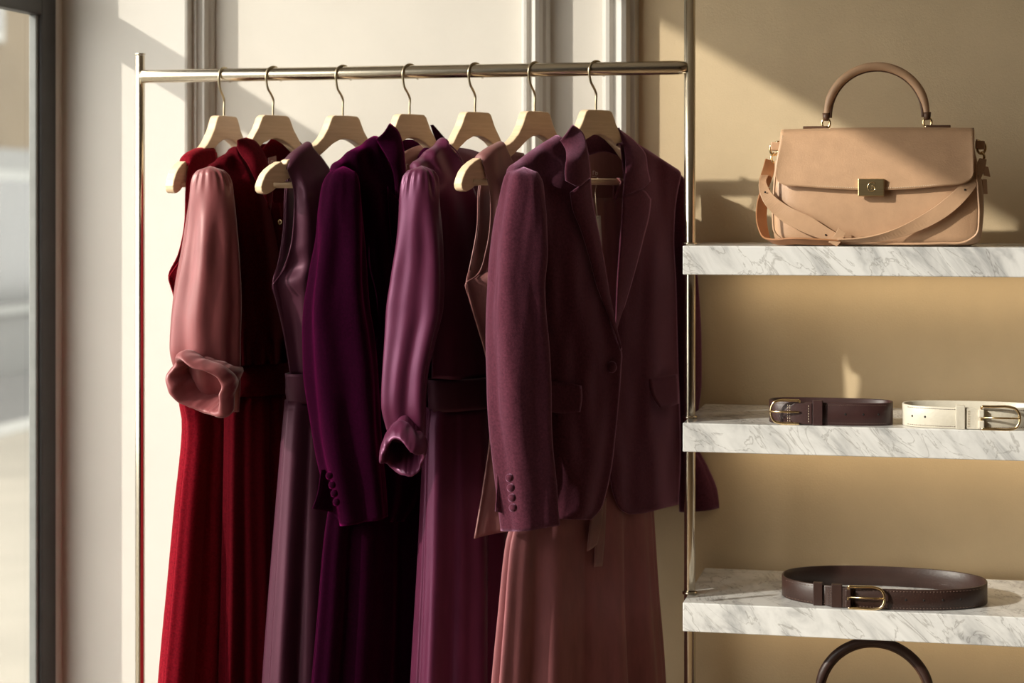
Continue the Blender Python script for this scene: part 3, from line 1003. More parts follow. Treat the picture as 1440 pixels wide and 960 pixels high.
# ---- 6: mauve sleeveless top ---------------------------------------------------------------
P, g = garment('sleeveless_blouse', 5, 'mauve satin sleeveless blouse with flared hem between violet dress and mulberry blazer', 'blouse')
b = MB()
Rg = [(712, 207), (726, 236), (756, 280), (790, 330), (800, 400), (798, 560), (806, 752)]
Lf = [(672, 385), (655, 397), (660, 420), (671, 458), (683, 500), (691, 560), (690, 600), (680, 680), (667, 757)]
dr = slv(0.032, 0.22, 0.33)
V, Fc = patch(P, [(679, 230), (688, 262), (690, 300), (684, 350)] + Lf, Rg, [(679, 230), (694, 217), (712, 207)], [(667, 757), (690, 751), (740, 746), (806, 752)],
              w=lambda s, v: dr(s, v) + 0.004 * sin(13 * s + 1) * sst(0.6, 1, v) * sst(0, 0.15, s), nu=36, nv=90, wr=0.002, seed=15, wrap=-0.014)
b.add(V, Fc)
V, Fc = patch(P, [(679, 230), (674, 268), (672, 320), (664, 365)] + Lf[1:], [(735, 215), (762, 255), (790, 330), (800, 400), (798, 560), (806, 752)], [(679, 230), (706, 212), (735, 215)], [(667, 757), (690, 751), (740, 746), (806, 752)], w=slb(0.026, 0.22, 0.33), nu=18, nv=70)
b.add(V, Fc)
b.build('bodice', 'mauve_satin', g, solid=0.0016)
piping('armhole_binding', P, [(680, 231), (689, 262), (691, 300), (685, 350), (673, 385), (656, 397)], 0.006, 0.0014, 'mauve_satin', g)
piping('armhole_binding', P, [(678, 233), (673, 268), (671, 320), (663, 365), (656, 396)], -0.005, 0.0014, 'mauve_satin', g)

# ---- 7: mulberry velvet blazer -----------------------------------------------------------
P, g = garment('velvet_blazer', 6, 'mulberry velvet blazer facing front with wide lapels and one covered button', 'blazer')


def lw7(s, v):
    return (0.015 + 0.029 * sst(0, 0.4, s) * sst(0, 0.14, v) + 0.0035 * sin(9 * s + 1.5 + 0.8 * v) * sst(0.1, 0.3, v) * (1 - sst(0.85, 1, s))
            + 0.003 * sst(0.75, 1, v) * sin(7 * s + 2))


left_panel = patch(P, [(716, 250), (728, 300), (735, 400), (742, 520), (752, 640), (766, 726)], [(792, 199), (815, 240), (835, 320), (853, 415), (868, 480), (874.5, 493), (874, 516), (870, 570), (866, 610), (860, 660), (853, 692), (845, 716), (831, 731)],
    [(716, 250), (738, 236), (765, 216), (792, 199)], [(766, 726), (786, 729), (808, 730), (831, 731)], w=lw7, nu=44, nv=80, wr=0.004, seed=21, wrap=-0.015)
add('front_panel', left_panel, 'mulberry_velvet', g, 0.002)


def rw7(s, v):
    return 0.015 + 0.020 * (1 - sst(0.25, 1.0, s)) * sst(0, 0.14, v) - 0.016 * sst(0.6, 1, s) * sst(0.05, 0.3, v) + 0.003 * sin(10 * s + 1 + v) * sst(0.1, 0.3, v)


add('front_panel', patch(P, [(872, 205), (877, 260), (873, 340), (868, 420), (866, 500), (858, 600), (858, 672), (864, 700), (873, 717), (885, 723)], [(957, 247), (951, 275), (947, 330), (950, 400), (953, 520), (956, 600), (956, 660), (953, 709)],
    [(872, 205), (890, 206), (907, 215), (932, 231), (957, 247)], [(885, 723), (905, 721), (926, 716), (953, 709)], w=rw7, nu=36, nv=70, wr=0.004, seed=23, wrap=-0.015), 'mulberry_velvet', g, 0.002)
add('back_panel', patch(P, [(716, 252), (735, 400), (766, 722)], [(957, 249), (952, 400), (954, 706)], [(716, 252), (760, 222), (800, 196), (838, 189), (874, 196), (908, 217), (957, 249)], [(766, 722), (860, 722), (954, 706)], w=-0.034, nu=26, nv=30), 'mulberry_velvet', g)
add('lining', patch(P, [(800, 206), (806, 300), (820, 440), (840, 500)], [(886, 206), (900, 300), (896, 440), (880, 500)], [(800, 206), (840, 196), (886, 206)], w=-0.026, nu=14, nv=20), 'lining', g, label='brown mauve lining inside the back')
add('collar', patch(P, [(788, 198), (795, 210), (796, 228), (795, 242), (796, 254)], [(806, 175), (819, 185), (826, 208), (830, 232), (831, 249)], [(788, 198), (797, 188), (806, 175)], [(796, 254), (806, 259), (815, 262), (823, 256), (831, 249)],
    w=lambda s, v: 0.026 + 0.034 * sst(0, 0.6, v) + 0.006 * sin(PI * s), nu=16, nv=24), 'mulberry_velvet', g, 0.0035)
add('collar', patch(P, [(868, 181), (876, 203), (880, 232), (877, 277)], [(871, 181), (896, 201), (908, 216), (911, 235), (915, 255)], [(868, 181), (871, 181)], [(877, 277), (890, 271), (904, 266), (915, 255)],
    w=lambda s, v: 0.004 + 0.040 * sst(0, 0.7, v) * (1 - 0.25 * s) + 0.006 * sin(PI * s), nu=16, nv=28), 'mulberry_velvet', g, 0.0035)
add('collar_band', patch(P, [(812, 190), (822, 206), (828, 218)], [(876, 190), (878, 206), (880, 224)], [(812, 190), (842, 182), (876, 190)], [(828, 218), (848, 213), (880, 224)], w=lambda s, v: -0.016, nu=12, nv=8), 'mulberry_velvet', g, label='inner collar band behind the hanger')
add('lapel', patch(P, [(802, 271), (806, 295), (816, 320), (830, 365), (841, 405), (854, 438), (866, 470), (874, 493)], [(831, 250), (833, 275), (838, 305), (845, 340), (851, 372), (859, 420), (868, 462), (875, 491)], [(802, 271), (815, 262), (831, 250)],
    w=lambda s, v: 0.057 - 0.009 * v + 0.006 * sin(PI * s) * (1 - v), nu=14, nv=50), 'mulberry_velvet', g, 0.003)
add('lapel', patch(P, [(877, 276), (876, 300), (873, 340), (869, 400), (867, 462)], [(916, 280), (914, 300), (906, 333), (897, 368), (888, 400), (878, 433), (868, 463)], [(877, 276), (890, 271), (905, 267), (916, 280)],
    w=lambda s, v: 0.045 - 0.007 * s + 0.004 * sin(PI * s) * (1 - v), nu=14, nv=40), 'mulberry_velvet', g, 0.003)
bb = MB()
bb.dome(P.pt(861, 516, 0.050), P.n, 0.0098, 0.0055, 20, 5)
bb.build('button', 'mulberry_velvet', g, label='round velvet-covered front button')
add('pocket_flap', patch(P, [(770, 536), (771, 556), (771, 578)], [(818, 542), (819, 560), (816, 579)], [(770, 536), (794, 537), (818, 542)], [(771, 578), (794, 581), (816, 579)], w=lambda s, v: 0.036 + 0.016 * s + 0.003 * v, nu=12, nv=8), 'mulberry_velvet', g, 0.003)
add('pocket_flap', patch(P, [(913, 533), (918, 556), (929, 573)], [(953, 526), (955, 548), (955, 567)], [(913, 533), (934, 529), (953, 526)], [(929, 573), (942, 572), (955, 567)], w=lambda s, v: 0.036 - 0.020 * s + 0.004 * v, nu=12, nv=8), 'mulberry_velvet', g, 0.003)
sl = add('sleeve', tube_screen(P, [(237, 730, 743, 0.026, 1.0), (237.6, 723, 749, 0.027, 0.95), (240, 716, 754, 0.028, 0.9), (246, 711, 759, 0.030, 0.88), (258, 707, 764, 0.031, 0.85), (280, 702, 766, 0.032, 0.8), (310, 696, 768, 0.034, 0.76), (350, 692, 768, 0.036, 0.74), (400, 689, 764, 0.038, 0.72), (440, 686, 765, 0.038, 0.70), (480, 685, 768, 0.038, 0.68), (540, 687, 771, 0.038, 0.66), (580, 690, 772, 0.038, 0.64), (640, 697, 777, 0.038, 0.58), (690, 702, 781, 0.038, 0.54), (742, 707, 784, 0.038, 0.52)],
    nv=100, nu=72, fold=sleeve_folds(0.0050, 6.4, 4), tilt=4), 'mulberry_velvet', g)
add('cuff_vent', patch(P, [(700, 640), (699, 690), (697, 719)], [(712, 645), (716, 700), (720, 724)], w=0.012, nu=5, nv=12), 'mulberry_velvet', g)
for x, y in ((716, 671), (718, 685), (719.5, 699), (721, 713)):
    bb = MB()
    bb.dome(P.pt(x, y, 0.070) - FWD * 0.006, -FWD * 0.85 - RIGHT * 0.5, 0.0066, 0.0052)
    bb.build('button', 'mulberry_velvet', g)
add('sleeve', tube_screen(P, [(246, 946, 958, -0.002, 1.0), (252, 943, 963, -0.002, 0.9), (275, 944, 970, -0.006, 0.8), (340, 943, 976, -0.014, 0.8), (390, 945, 980, -0.018, 0.8), (470, 948, 985, -0.020, 0.8), (540, 950, 986, -0.020, 0.8), (580, 951, 982, -0.020, 0.8), (625, 953, 981, -0.020, 0.8), (660, 954, 996, -0.020, 0.7), (690, 955, 1008, -0.020, 0.6), (716, 956, 1013, -0.020, 0.55)],
    nv=80, nu=48, fold=sleeve_folds(0.0018, 1.4, 4), tilt=3), 'mulberry_velvet', g)
bb = MB()
for pp in ([(834, 240), (834, 246)], [(834, 241), (836, 240)], [(837.5, 241), (837.5, 246)], [(837.5, 243), (840, 242.5), (840.5, 245), (838, 246)], [(833, 248.5), (838.5, 248)]):
    bb.tube(catmull([P.pt(x, y, -0.0242) for x, y in pp], 8), 0.00055, 6)
bb.build('label_print', 'label_cloth', g, label='small pale label print in the neck')

# swing tag on its thread
tg = empty('price_tag', (P.p0.x, P.p0.y, P.pt(842, 305).z), 'small ivory swing tag hanging inside the mulberry blazer', 'tag')
add('tag_card', patch(P, [(836.5, 303), (839, 352)], [(844.8, 303), (847, 352)], w=0.008, nu=3, nv=6), 'card', tg, 0.0008)
bb = MB()
bb.tube([P.pt(840, 304, 0.009), P.pt(838, 288, 0.009), P.pt(837, 270, 0.0095), P.loc(0, 0.004, P.pt(838, 154.5).z - 0.115)], 0.0004, 6)
bb.build('thread', 'thread', tg)
bb = MB()
bb.dome(P.pt(841, 306, 0.0083), P.n, 0.0008, 0.0002, 10, 2)
bb.build('hole', 'hole', tg)

# ---- mauve dress under the blazer ---------------------------------------------------------
g = empty('long_dress', (P.p0.x, P.p0.y, RZ - 0.2), 'long mauve crepe dress hanging under the mulberry velvet blazer', 'dress')
add('bodice', tube_plane(P, [(278, 800, 878, -0.010, 0.006), (340, 790, 884, -0.010, 0.010), (440, 780, 900, -0.010, 0.014), (520, 778, 916, -0.010, 0.018), (600, 776, 920, -0.008, 0.022)], nv=30, nu=72, fold=lambda t, v: 0.002 * sin(14 * t)), 'lining', g)
for u in (-0.055, 0.050):
    bb = MB()
    zb = P.pt(838, 154.5).z - 0.122
    bb.ribbon([P.loc(u, -0.003, zb - 0.03), P.loc(u, -0.003, zb), P.loc(u, 0.006, zb + 0.0068), P.loc(u, 0.0145, zb), P.loc(u, -0.002, zb - 0.03)], [P.u * 0.004] * 5, [-P.n, -P.n, Vector((0, 0, 1)), P.n, P.n], 0.001)
    bb.build('strap', 'mauve_crepe', g)
add('skirt', tube_plane(P, [(596, 774, 920, -0.006, 0.022), (690, 735, 922, -0.002, 0.030), (748, 715, 925, 0, 0.034), (850, 707, 930, 0, 0.037), (960, 699, 938, 0, 0.040), (1250, 680, 954, 0, 0.046)],
    nv=54, nu=150, fold=folds(9, 0.018, 2.45, 0.2)), 'mauve_crepe', g)
add('sash', patch(P, [(832, 705), (829, 740), (826, 775)], [(849, 705), (846, 740), (840, 765)], [(832, 705), (849, 705)], [(826, 775), (833, 771), (840, 765)], w=lambda s, v: 0.036 + 0.012 * sst(0.3, 0.7, v), nu=6, nv=14), 'mauve_satin', g, 0.0012, label='loose sash ends hanging at the front')
add('sash', patch(P, [(842, 705), (838, 750), (836, 797)], [(853, 700), (851, 750), (847.5, 796)], w=lambda s, v: 0.034 + 0.010 * sst(0.2, 0.6, v), nu=6, nv=16), 'mauve_satin', g, 0.0012)

# ------------------------------------------------------------------ marble shelves
SH_F, SH_B = 3.18, WALL_Y - 0.016
SH_X0 = at_y(960, 600, SH_F).x
SH_X1 = 0.75
sz = lambda v: at_y(962, v, SH_F).z
SH_T = 0.0475
shelf_z = [sz(345.5), sz(594.5), sz(847), sz(847) - 0.402]
names = ['marble shelf at the top carrying the tan handbag', 'middle marble shelf carrying the burgundy belt and the ivory belt',
         'lower marble shelf carrying the chocolate brown belt', 'lowest marble shelf carrying the dark brown handbag']
for k, z in enumerate(shelf_z):
    s = empty('marble_shelf', ((SH_X0 + SH_X1) / 2, SH_F, z - SH_T), 'white grey-veined ' + names[k], 'shelf', 'marble shelves')
    b = MB()
    # notch round the post so that the rail's upright passes the slab
    px0, px1 = POST_R.x - 0.0105, POST_R.x + 0.0105
    py0, py1 = POST_R.y - 0.0105, POST_R.y + 0.0105
    out = [(SH_X0, SH_F), (SH_X1, SH_F), (SH_X1, SH_B), (SH_X0, SH_B), (SH_X0, py1), (px1, py1), (px1, py0), (SH_X0, py0)]
    n = len(out)
    V = [(x, y, z - SH_T) for x, y in out] + [(x, y, z) for x, y in out]
    Fc = [tuple(range(n)), tuple(range(2 * n - 1, n - 1, -1))] + [(i, (i + 1) % n, n + (i + 1) % n, n + i) for i in range(n)]
    mesh_obj('slab', V, Fc, 'marble', s, smooth=False, bevel=0.0016)
    if k < 3:
        # warm light strip let into the underside near the wall
        box_obj('light_strip', (SH_X0 + 0.06, SH_B - 0.052, z - SH_T - 0.004), (SH_X1 - 0.06, SH_B - 0.036, z - SH_T + 0.002), 'cream_trim', s)
        ld = bpy.data.lights.new('shelf_light', 'AREA')
        ld.shape = 'RECTANGLE'
        ld.size, ld.size_y = SH_X1 - SH_X0 - 0.13, 0.012
        ld.energy = 0.42
        ld.color = (1.0, 0.80, 0.54)
        lo = bpy.data.objects.new('shelf_light', ld)
        C.objects.link(lo)
        lo.location = ((SH_X0 + SH_X1) / 2, SH_B - 0.044, z - SH_T - 0.006)
        lo.rotation_euler = (math.radians(25), 0, 0)
    for xx in (SH_X0 + 0.16, SH_X1 - 0.12):
        box_obj('bracket', (xx, SH_B - 0.03, z - SH_T + 0.012), (xx + 0.03, WALL_Y, z - SH_T + 0.024), 'nickel', s)
    bb = MB()
    bb.tube([(POST_R.x, POST_R.y, z), (POST_R.x, POST_R.y, z + 0.004)], 0.0125, 20)
    bb.build('collar_ring', 'nickel', s)
b = MB()
b.tube([(SH_X1 - 0.03, SH_F + 0.07, 0), (SH_X1 - 0.03, SH_F + 0.07, 2.2)], 0.0095, 20)
tag(b.build('support_post', 'nickel'), 'metal support post at the far right end of the marble shelves', 'post')


# ------------------------------------------------------------------ handbags
def make_bag(name, label, ox, oy, oz, leather, lining, full=True):
    """Structured flap handbag, 34 cm wide; front faces -Y."""
    O = Vector((ox, oy, oz + 0.0012))
    root = empty(name, O, label, 'handbag')
    K = 1 / 861.0
    X = lambda px: (px - 1232) * K
    Z = lambda py: (343 - py) * K
    pt = lambda px, py, y: O + Vector((X(px), y, Z(py)))
    # body: loft of rounded rectangles; rows (z, half width, half depth, corner)
    rows = [(0.000, 0.150, 0.047), (0.002, 0.158, 0.055), (0.006, 0.163, 0.059), (0.016, 0.1655, 0.0615), (0.05, 0.1655, 0.0625), (0.09, 0.164, 0.060), (0.13, 0.160, 0.053), (0.162, 0.156, 0.044), (0.176, 0.153, 0.034), (0.182, 0.148, 0.024), (0.183, 0.130, 0.012)]
    n = 72
    R = interp_rows(rows, 44)
    V = []
    for z, a, d in R:
        z = max(0, z)
        for i in range(n):
            t = 2 * PI * i / n
            e = 0.28
            cx = math.copysign(abs(cos(t)) ** e, cos(t))
            sy = math.copysign(abs(sin(t)) ** e, sin(t))
            y = sy * d
            x = cx * a
            if abs(sy) < 0.9:
                x += math.copysign(0.006 * sin(PI * min(1, z / 0.15)), x)        # gussets belly out
            y *= 1 + 0.05 * cos(x / a * PI / 2) * sin(PI * min(1, z / 0.19))
            V.append(O + Vector((x, y, z)))
    Fc = grid_faces(len(R), n, True) + [tuple(range(n - 1, -1, -1)), tuple((len(R) - 1) * n + i for i in range(n))]
    mesh_obj('body', V, Fc, leather, root)
    fy = lambda z: -(0.0625 if z < 0.06 else 0.0625 - 0.0265 * ((z - 0.06) / 0.125) ** 1.25) * 1.05     # front surface
    # piping round the front panel
    loop = [(1093, 222), (1090, 270), (1089, 305), (1092, 326), (1104, 336), (1140, 339), (1232, 340), (1320, 339), (1356, 336), (1369, 326), (1372, 305), (1371, 270), (1367, 222)]
    b = MB()
    b.tube(catmull([pt(x, y, fy(Z(y)) - 0.0005) for x, y in loop], 90), 0.0019, 8)
    b.build('piping', leather, root)
    b = MB()
    b.tube(catmull([pt(x, y, 0.060 if Z(y) < 0.06 else 0.055) for x, y in loop], 60), 0.0019, 8)
    b.build('piping', leather, root)
    # flap: from the back seam over the top and down the front
    nu, nv = 60, 40
    V = []
    bot = catmull([Vector((x, y, 0)) for x, y in [(1092, 243), (1095, 252), (1104, 258), (1125, 260), (1170, 263.5), (1226, 265.5), (1280, 264), (1325, 259.5), (1352, 256), (1361, 251), (1365, 241)]], nu)
    for j in range(nv):
        v = j / (nv - 1)
        for i in range(nu):
            s = i / (nu - 1)
            xt = X(1098 + (1366 - 1098) * s)
            bq = bot[i]
            if v < 0.35:                       # over the top, from the back
                q = v / 0.35
                ang = PI * (1 - q) * 0.5 + 0
                yb = 0.034 - 0.072 * q
                zz = Z(178) - 0.0015 + 0.002 * sin(PI * q) - 0.010 * (1 - q) ** 2 - 0.006 * q ** 6 + 0.0022 * sin(PI * s)
                V.append(O + Vector((xt, yb, zz)))
            else:
                q = (v - 0.35) / 0.65
                zt_ = Z(178) - 0.0055 + 0.0022 * sin(PI * s)
                zb_ = Z(bq.y)
                z = zt_ + (zb_ - zt_) * q
                x = xt + (X(bq.x) - xt) * sst(0, 1, q)
                x = xt + (X(bq.x) - xt) * q if abs(s - 0.5) < 0.44 else x
                out = -0.040 - (0.0275 + 0.004 * sin(PI * s)) * q ** 0.75 - 0.0035 * sin(PI * q)
                V.append(O + Vector((x, out, z)))
    mesh_obj('flap', V, grid_faces(nv, nu), leather, root, solid=0.0032).modifiers['solid'].offset = 0
    # stitching along the flap's edge: rows of single stitches, too many to pick apart
    edge = [(1101, 188), (1098, 220), (1096.5, 242), (1099, 250), (1106, 255), (1126, 257.3), (1170, 260.5), (1226, 262.5), (1280, 261), (1324, 256.5), (1350, 253), (1357.5, 248), (1360.5, 240), (1361, 220), (1362, 188)]
    E = catmull([Vector((x, y, 0)) for x, y in edge], 260)
    b = MB()
    for k in range(0, 258, 2):
        def ep(q):
            s = (q.x - 1098) / 268
            f_ = min(1, max(0, (q.y - 180) / (265.5 - 180)))
            return pt(q.x, q.y, -0.040 - (0.0275 + 0.004 * sin(PI * min(1, max(0, s)))) * f_ ** 0.75 - 0.0035 * sin(PI * f_) - 0.0019)
        b.tube([ep(E[k]), ep(E[k + 1])], 0.0006, 5)
    st = b.build('stitching', 'thread' if full else 'dark_thread', root)
    st['kind'] = 'stuff'
    # clasp plate with its round emblem
    cl = box_obj('clasp', tuple(pt(1207.5, 274, -0.0785)), tuple(pt(1243.5, 249.5, -0.070)), 'brass_plate', root, 0.0012, label='rectangular brass clasp plate with a round letter emblem')
    b = MB()
    arc_ = [(1231.0, 256.2), (1229.0, 254.9), (1226.4, 254.6), (1223.6, 255.8), (1221.6, 258.6), (1221.0, 261.8), (1222.2, 265.0), (1225.0, 267.0), (1228.0, 266.8), (1230.6, 264.6), (1230.9, 261.8), (1229.2, 259.8), (1226.6, 259.6)]
    b.tube(catmull([pt(x, y, -0.0787) for x, y in arc_], 60), 0.0007, 8)
    b.tube(catmull([pt(x, y, -0.0787) for x, y in [(1226.0, 262.5), (1227.5, 263.0), (1228.6, 262.6)]], 8), 0.0005, 8)
    b.build('emblem', 'gold', cl)
    # top handle
    arch = []
    for k in range(25):
        a = PI * k / 24
        arch.append((1231 - 70 * cos(a) * (1 - 0.03 * sin(a)), 161 - 72 * sin(a) ** 0.92))
    hp = [pt(x, y, -0.004) for x, y in arch]
    b = MB()
    b.tube(catmull(hp, 70), [0.0048 + 0.0024 * sst(0, 0.16, min(k, 69 - k) / 69) for k in range(70)], 16)
    hd = b.build('handle', leather, root)
    b = MB()
    b.tube(catmull([p + (pt(1231, 168, -0.004) - p).normalized() * 0.0062 for p in hp], 70), 0.0026, 8)
    b.build('handle_edge', 'tan_edge', hd, label='dark painted edge inside the handle')
    for sx, x0, x1 in ((-1, 1128, 1162), (1, 1300, 1334)):
        xr = 1160 if sx < 0 else 1302
        tb = box_obj('handle_tab', tuple(pt(x0, 177.5, -0.016)), tuple(pt(x1, 173.6, 0.006)), 'tan_edge', root, 0.001)
        b = MB()
        b.tube([pt(xr, 169.5, -0.004) + Vector((0.0066 * cos(q), 0, 0.0082 * sin(q))) for q in [2 * PI * k / 20 for k in range(20)]], 0.0020, 8, closed=True)
        b.tube([pt(xr - 3.5, 175.5, -0.004), pt(xr + 3.5, 175.5, -0.004)], 0.0028, 10)
        b.build('handle_ring', 'gold', root)
        b = MB()
        b.tube([pt(xr, 166, -0.004), pt(xr - sx * 0.3, 162, -0.004), pt(xr - sx * 0.6, 155, -0.004)], [0.0040, 0.0056, 0.0066], 14)
        b.build('handle_end', 'tan_edge', root)
    # side rings and snap hooks
    for sx, xr, yy in ((-1, 1087, 206), (1, 1376, 206)):
        b = MB()
        c = pt(xr, yy, -0.012)
        b.tube([c + Vector((0.0068 * cos(q), 0.002 * cos(q), 0.0098 * sin(q))) for q in [2 * PI * k / 20 for k in range(20)]], 0.0020, 8, closed=True)
        b.tube([pt(xr - sx * 2, yy - 9, -0.012), pt(xr - sx * 7, yy - 10, -0.010)], 0.0026, 8)
        b.tube(catmull([pt(xr + sx * 0, yy + 6, -0.014), pt(xr + sx * 3.5, yy + 10, -0.016), pt(xr + sx * 3, yy + 17, -0.017), pt(xr + sx * 0, yy + 20, -0.017)], 12), 0.0022, 8)
        b.build('strap_hook', 'gold', root)
        box_obj('side_tab', tuple(pt(xr - 5 if sx < 0 else xr - 8, yy + 2, -0.016)), tuple(pt(xr + 8 if sx < 0 else xr + 5, yy - 10, 0.010)), leather, root, 0.002)
    # shoulder strap: left run across the front, rear loop at the left, right run hanging in a curve
    def strip(nm, keys, mat_, th=0.0028, n_=60):
        # keys: (px, py, y, half width px as vector dx, dy, depth of the half width)
        c = catmull([pt(k[0], k[1], k[2]) for k in keys], n_)
        ws = catmull([Vector((k[3] * K, k[5], -k[4] * K)) for k in keys], n_)
        nr = []
        for i in range(n_):
            t = c[min(n_ - 1, i + 1)] - c[max(0, i - 1)]
            q = t.cross(ws[i])
            nr.append(q.normalized() if q.length > 1e-12 else Vector((0, -1, 0)))
        b_ = MB()
        b_.ribbon(c, ws, nr, th)
        return b_.build(nm, mat_, root, smooth=False, bevel=0.0006)
    strip('strap_end', [(1081, 222, -0.018, 6, 2, 0.004), (1080, 234, -0.024, 7, 3, 0.004), (1077, 246, -0.030, 8, 3, 0.002), (1074, 256, -0.036, 7, 5, 0.0)], lining)
    strip('strap', [(1075, 244, -0.034, 5, 0, 0.004), (1073, 256, -0.052, 5, -2, 0.004), (1081, 275, -0.066, 8, -9, 0.0), (1105, 297, -0.072, 7, -10, 0.0), (1140, 315, -0.074, 5, -11, 0.0), (1168, 329, -0.074, 4, -9, 0.0), (1180, 334, -0.074, 3, -6, 0.0)], leather)
    strip('strap', [(1075, 262, -0.020, 6, 0, 0.006), (1070, 285, -0.016, 7, 0, 0.006), (1069, 310, -0.014, 7, 0, 0.006), (1074, 329, -0.020, 7, 2, 0.006), (1090, 338, -0.056, 2, 4, 0.007), (1120, 336.5, -0.074, 0, 4, 0.007), (1160, 338, -0.078, 0, 4, 0.007), (1184, 338.5, -0.078, 0, 3, 0.006)], lining)
    strip('strap', [(1378, 222, -0.022, 5, 1, 0.002), (1374, 234, -0.040, 9, 4, 0.0), (1362, 254, -0.060, 8, 7, 0.0), (1345, 274, -0.068, 6, 8, 0.0), (1322, 294, -0.072, 3, 5, 0.004), (1290, 313, -0.075, 1, 3, 0.007), (1252, 328, -0.077, 0, 2, 0.009), (1215, 335, -0.078, 0, 2, 0.009), (1180, 336, -0.078, 0, 2, 0.009)], leather, 0.0026)
    strip('strap_keeper', [(1186, 322, -0.0785, 5, 4, 0.0), (1181, 331, -0.081, 5, 4, 0.0), (1173, 341, -0.083, 6, 3, 0.0)], leather)
    strip('strap_tip', [(1381, 232, -0.016, 4, 1, 0.004), (1384, 246, -0.012, 4, 1, 0.004)], leather)
    strip('strap_tip', [(1380, 250, -0.010, 3, 0, 0.004), (1381, 271, -0.008, 3, 0, 0.004)], leather)
    for x, y, w_ in ((1163, 328, -0.0765), (1078, 268, -0.0665), (1370, 246, -0.055), (1353, 265, -0.0675)):
        b = MB()
        b.dome(pt(x, y, w_), (0, -1, 0.1), 0.0016, 0.0006, 10, 2)
        b.build('strap_hole', 'hole', root)
    return root


BAG_Y = 3.265
bx = at_y(1232, 343, BAG_Y - 0.062).x
make_bag('handbag', 'tan leather flap handbag with brass clasp on the top shelf', bx, BAG_Y, shelf_z[0], 'tan_leather', 'tan_suede')
b2x = at_y(1231, 960, BAG_Y).x
make_bag('handbag', 'dark brown handbag on the lowest shelf with only its handle in view', b2x, BAG_Y, shelf_z[3], 'choc_leather', 'choc_leather', False).scale = (1.13, 1.13, 1.13)


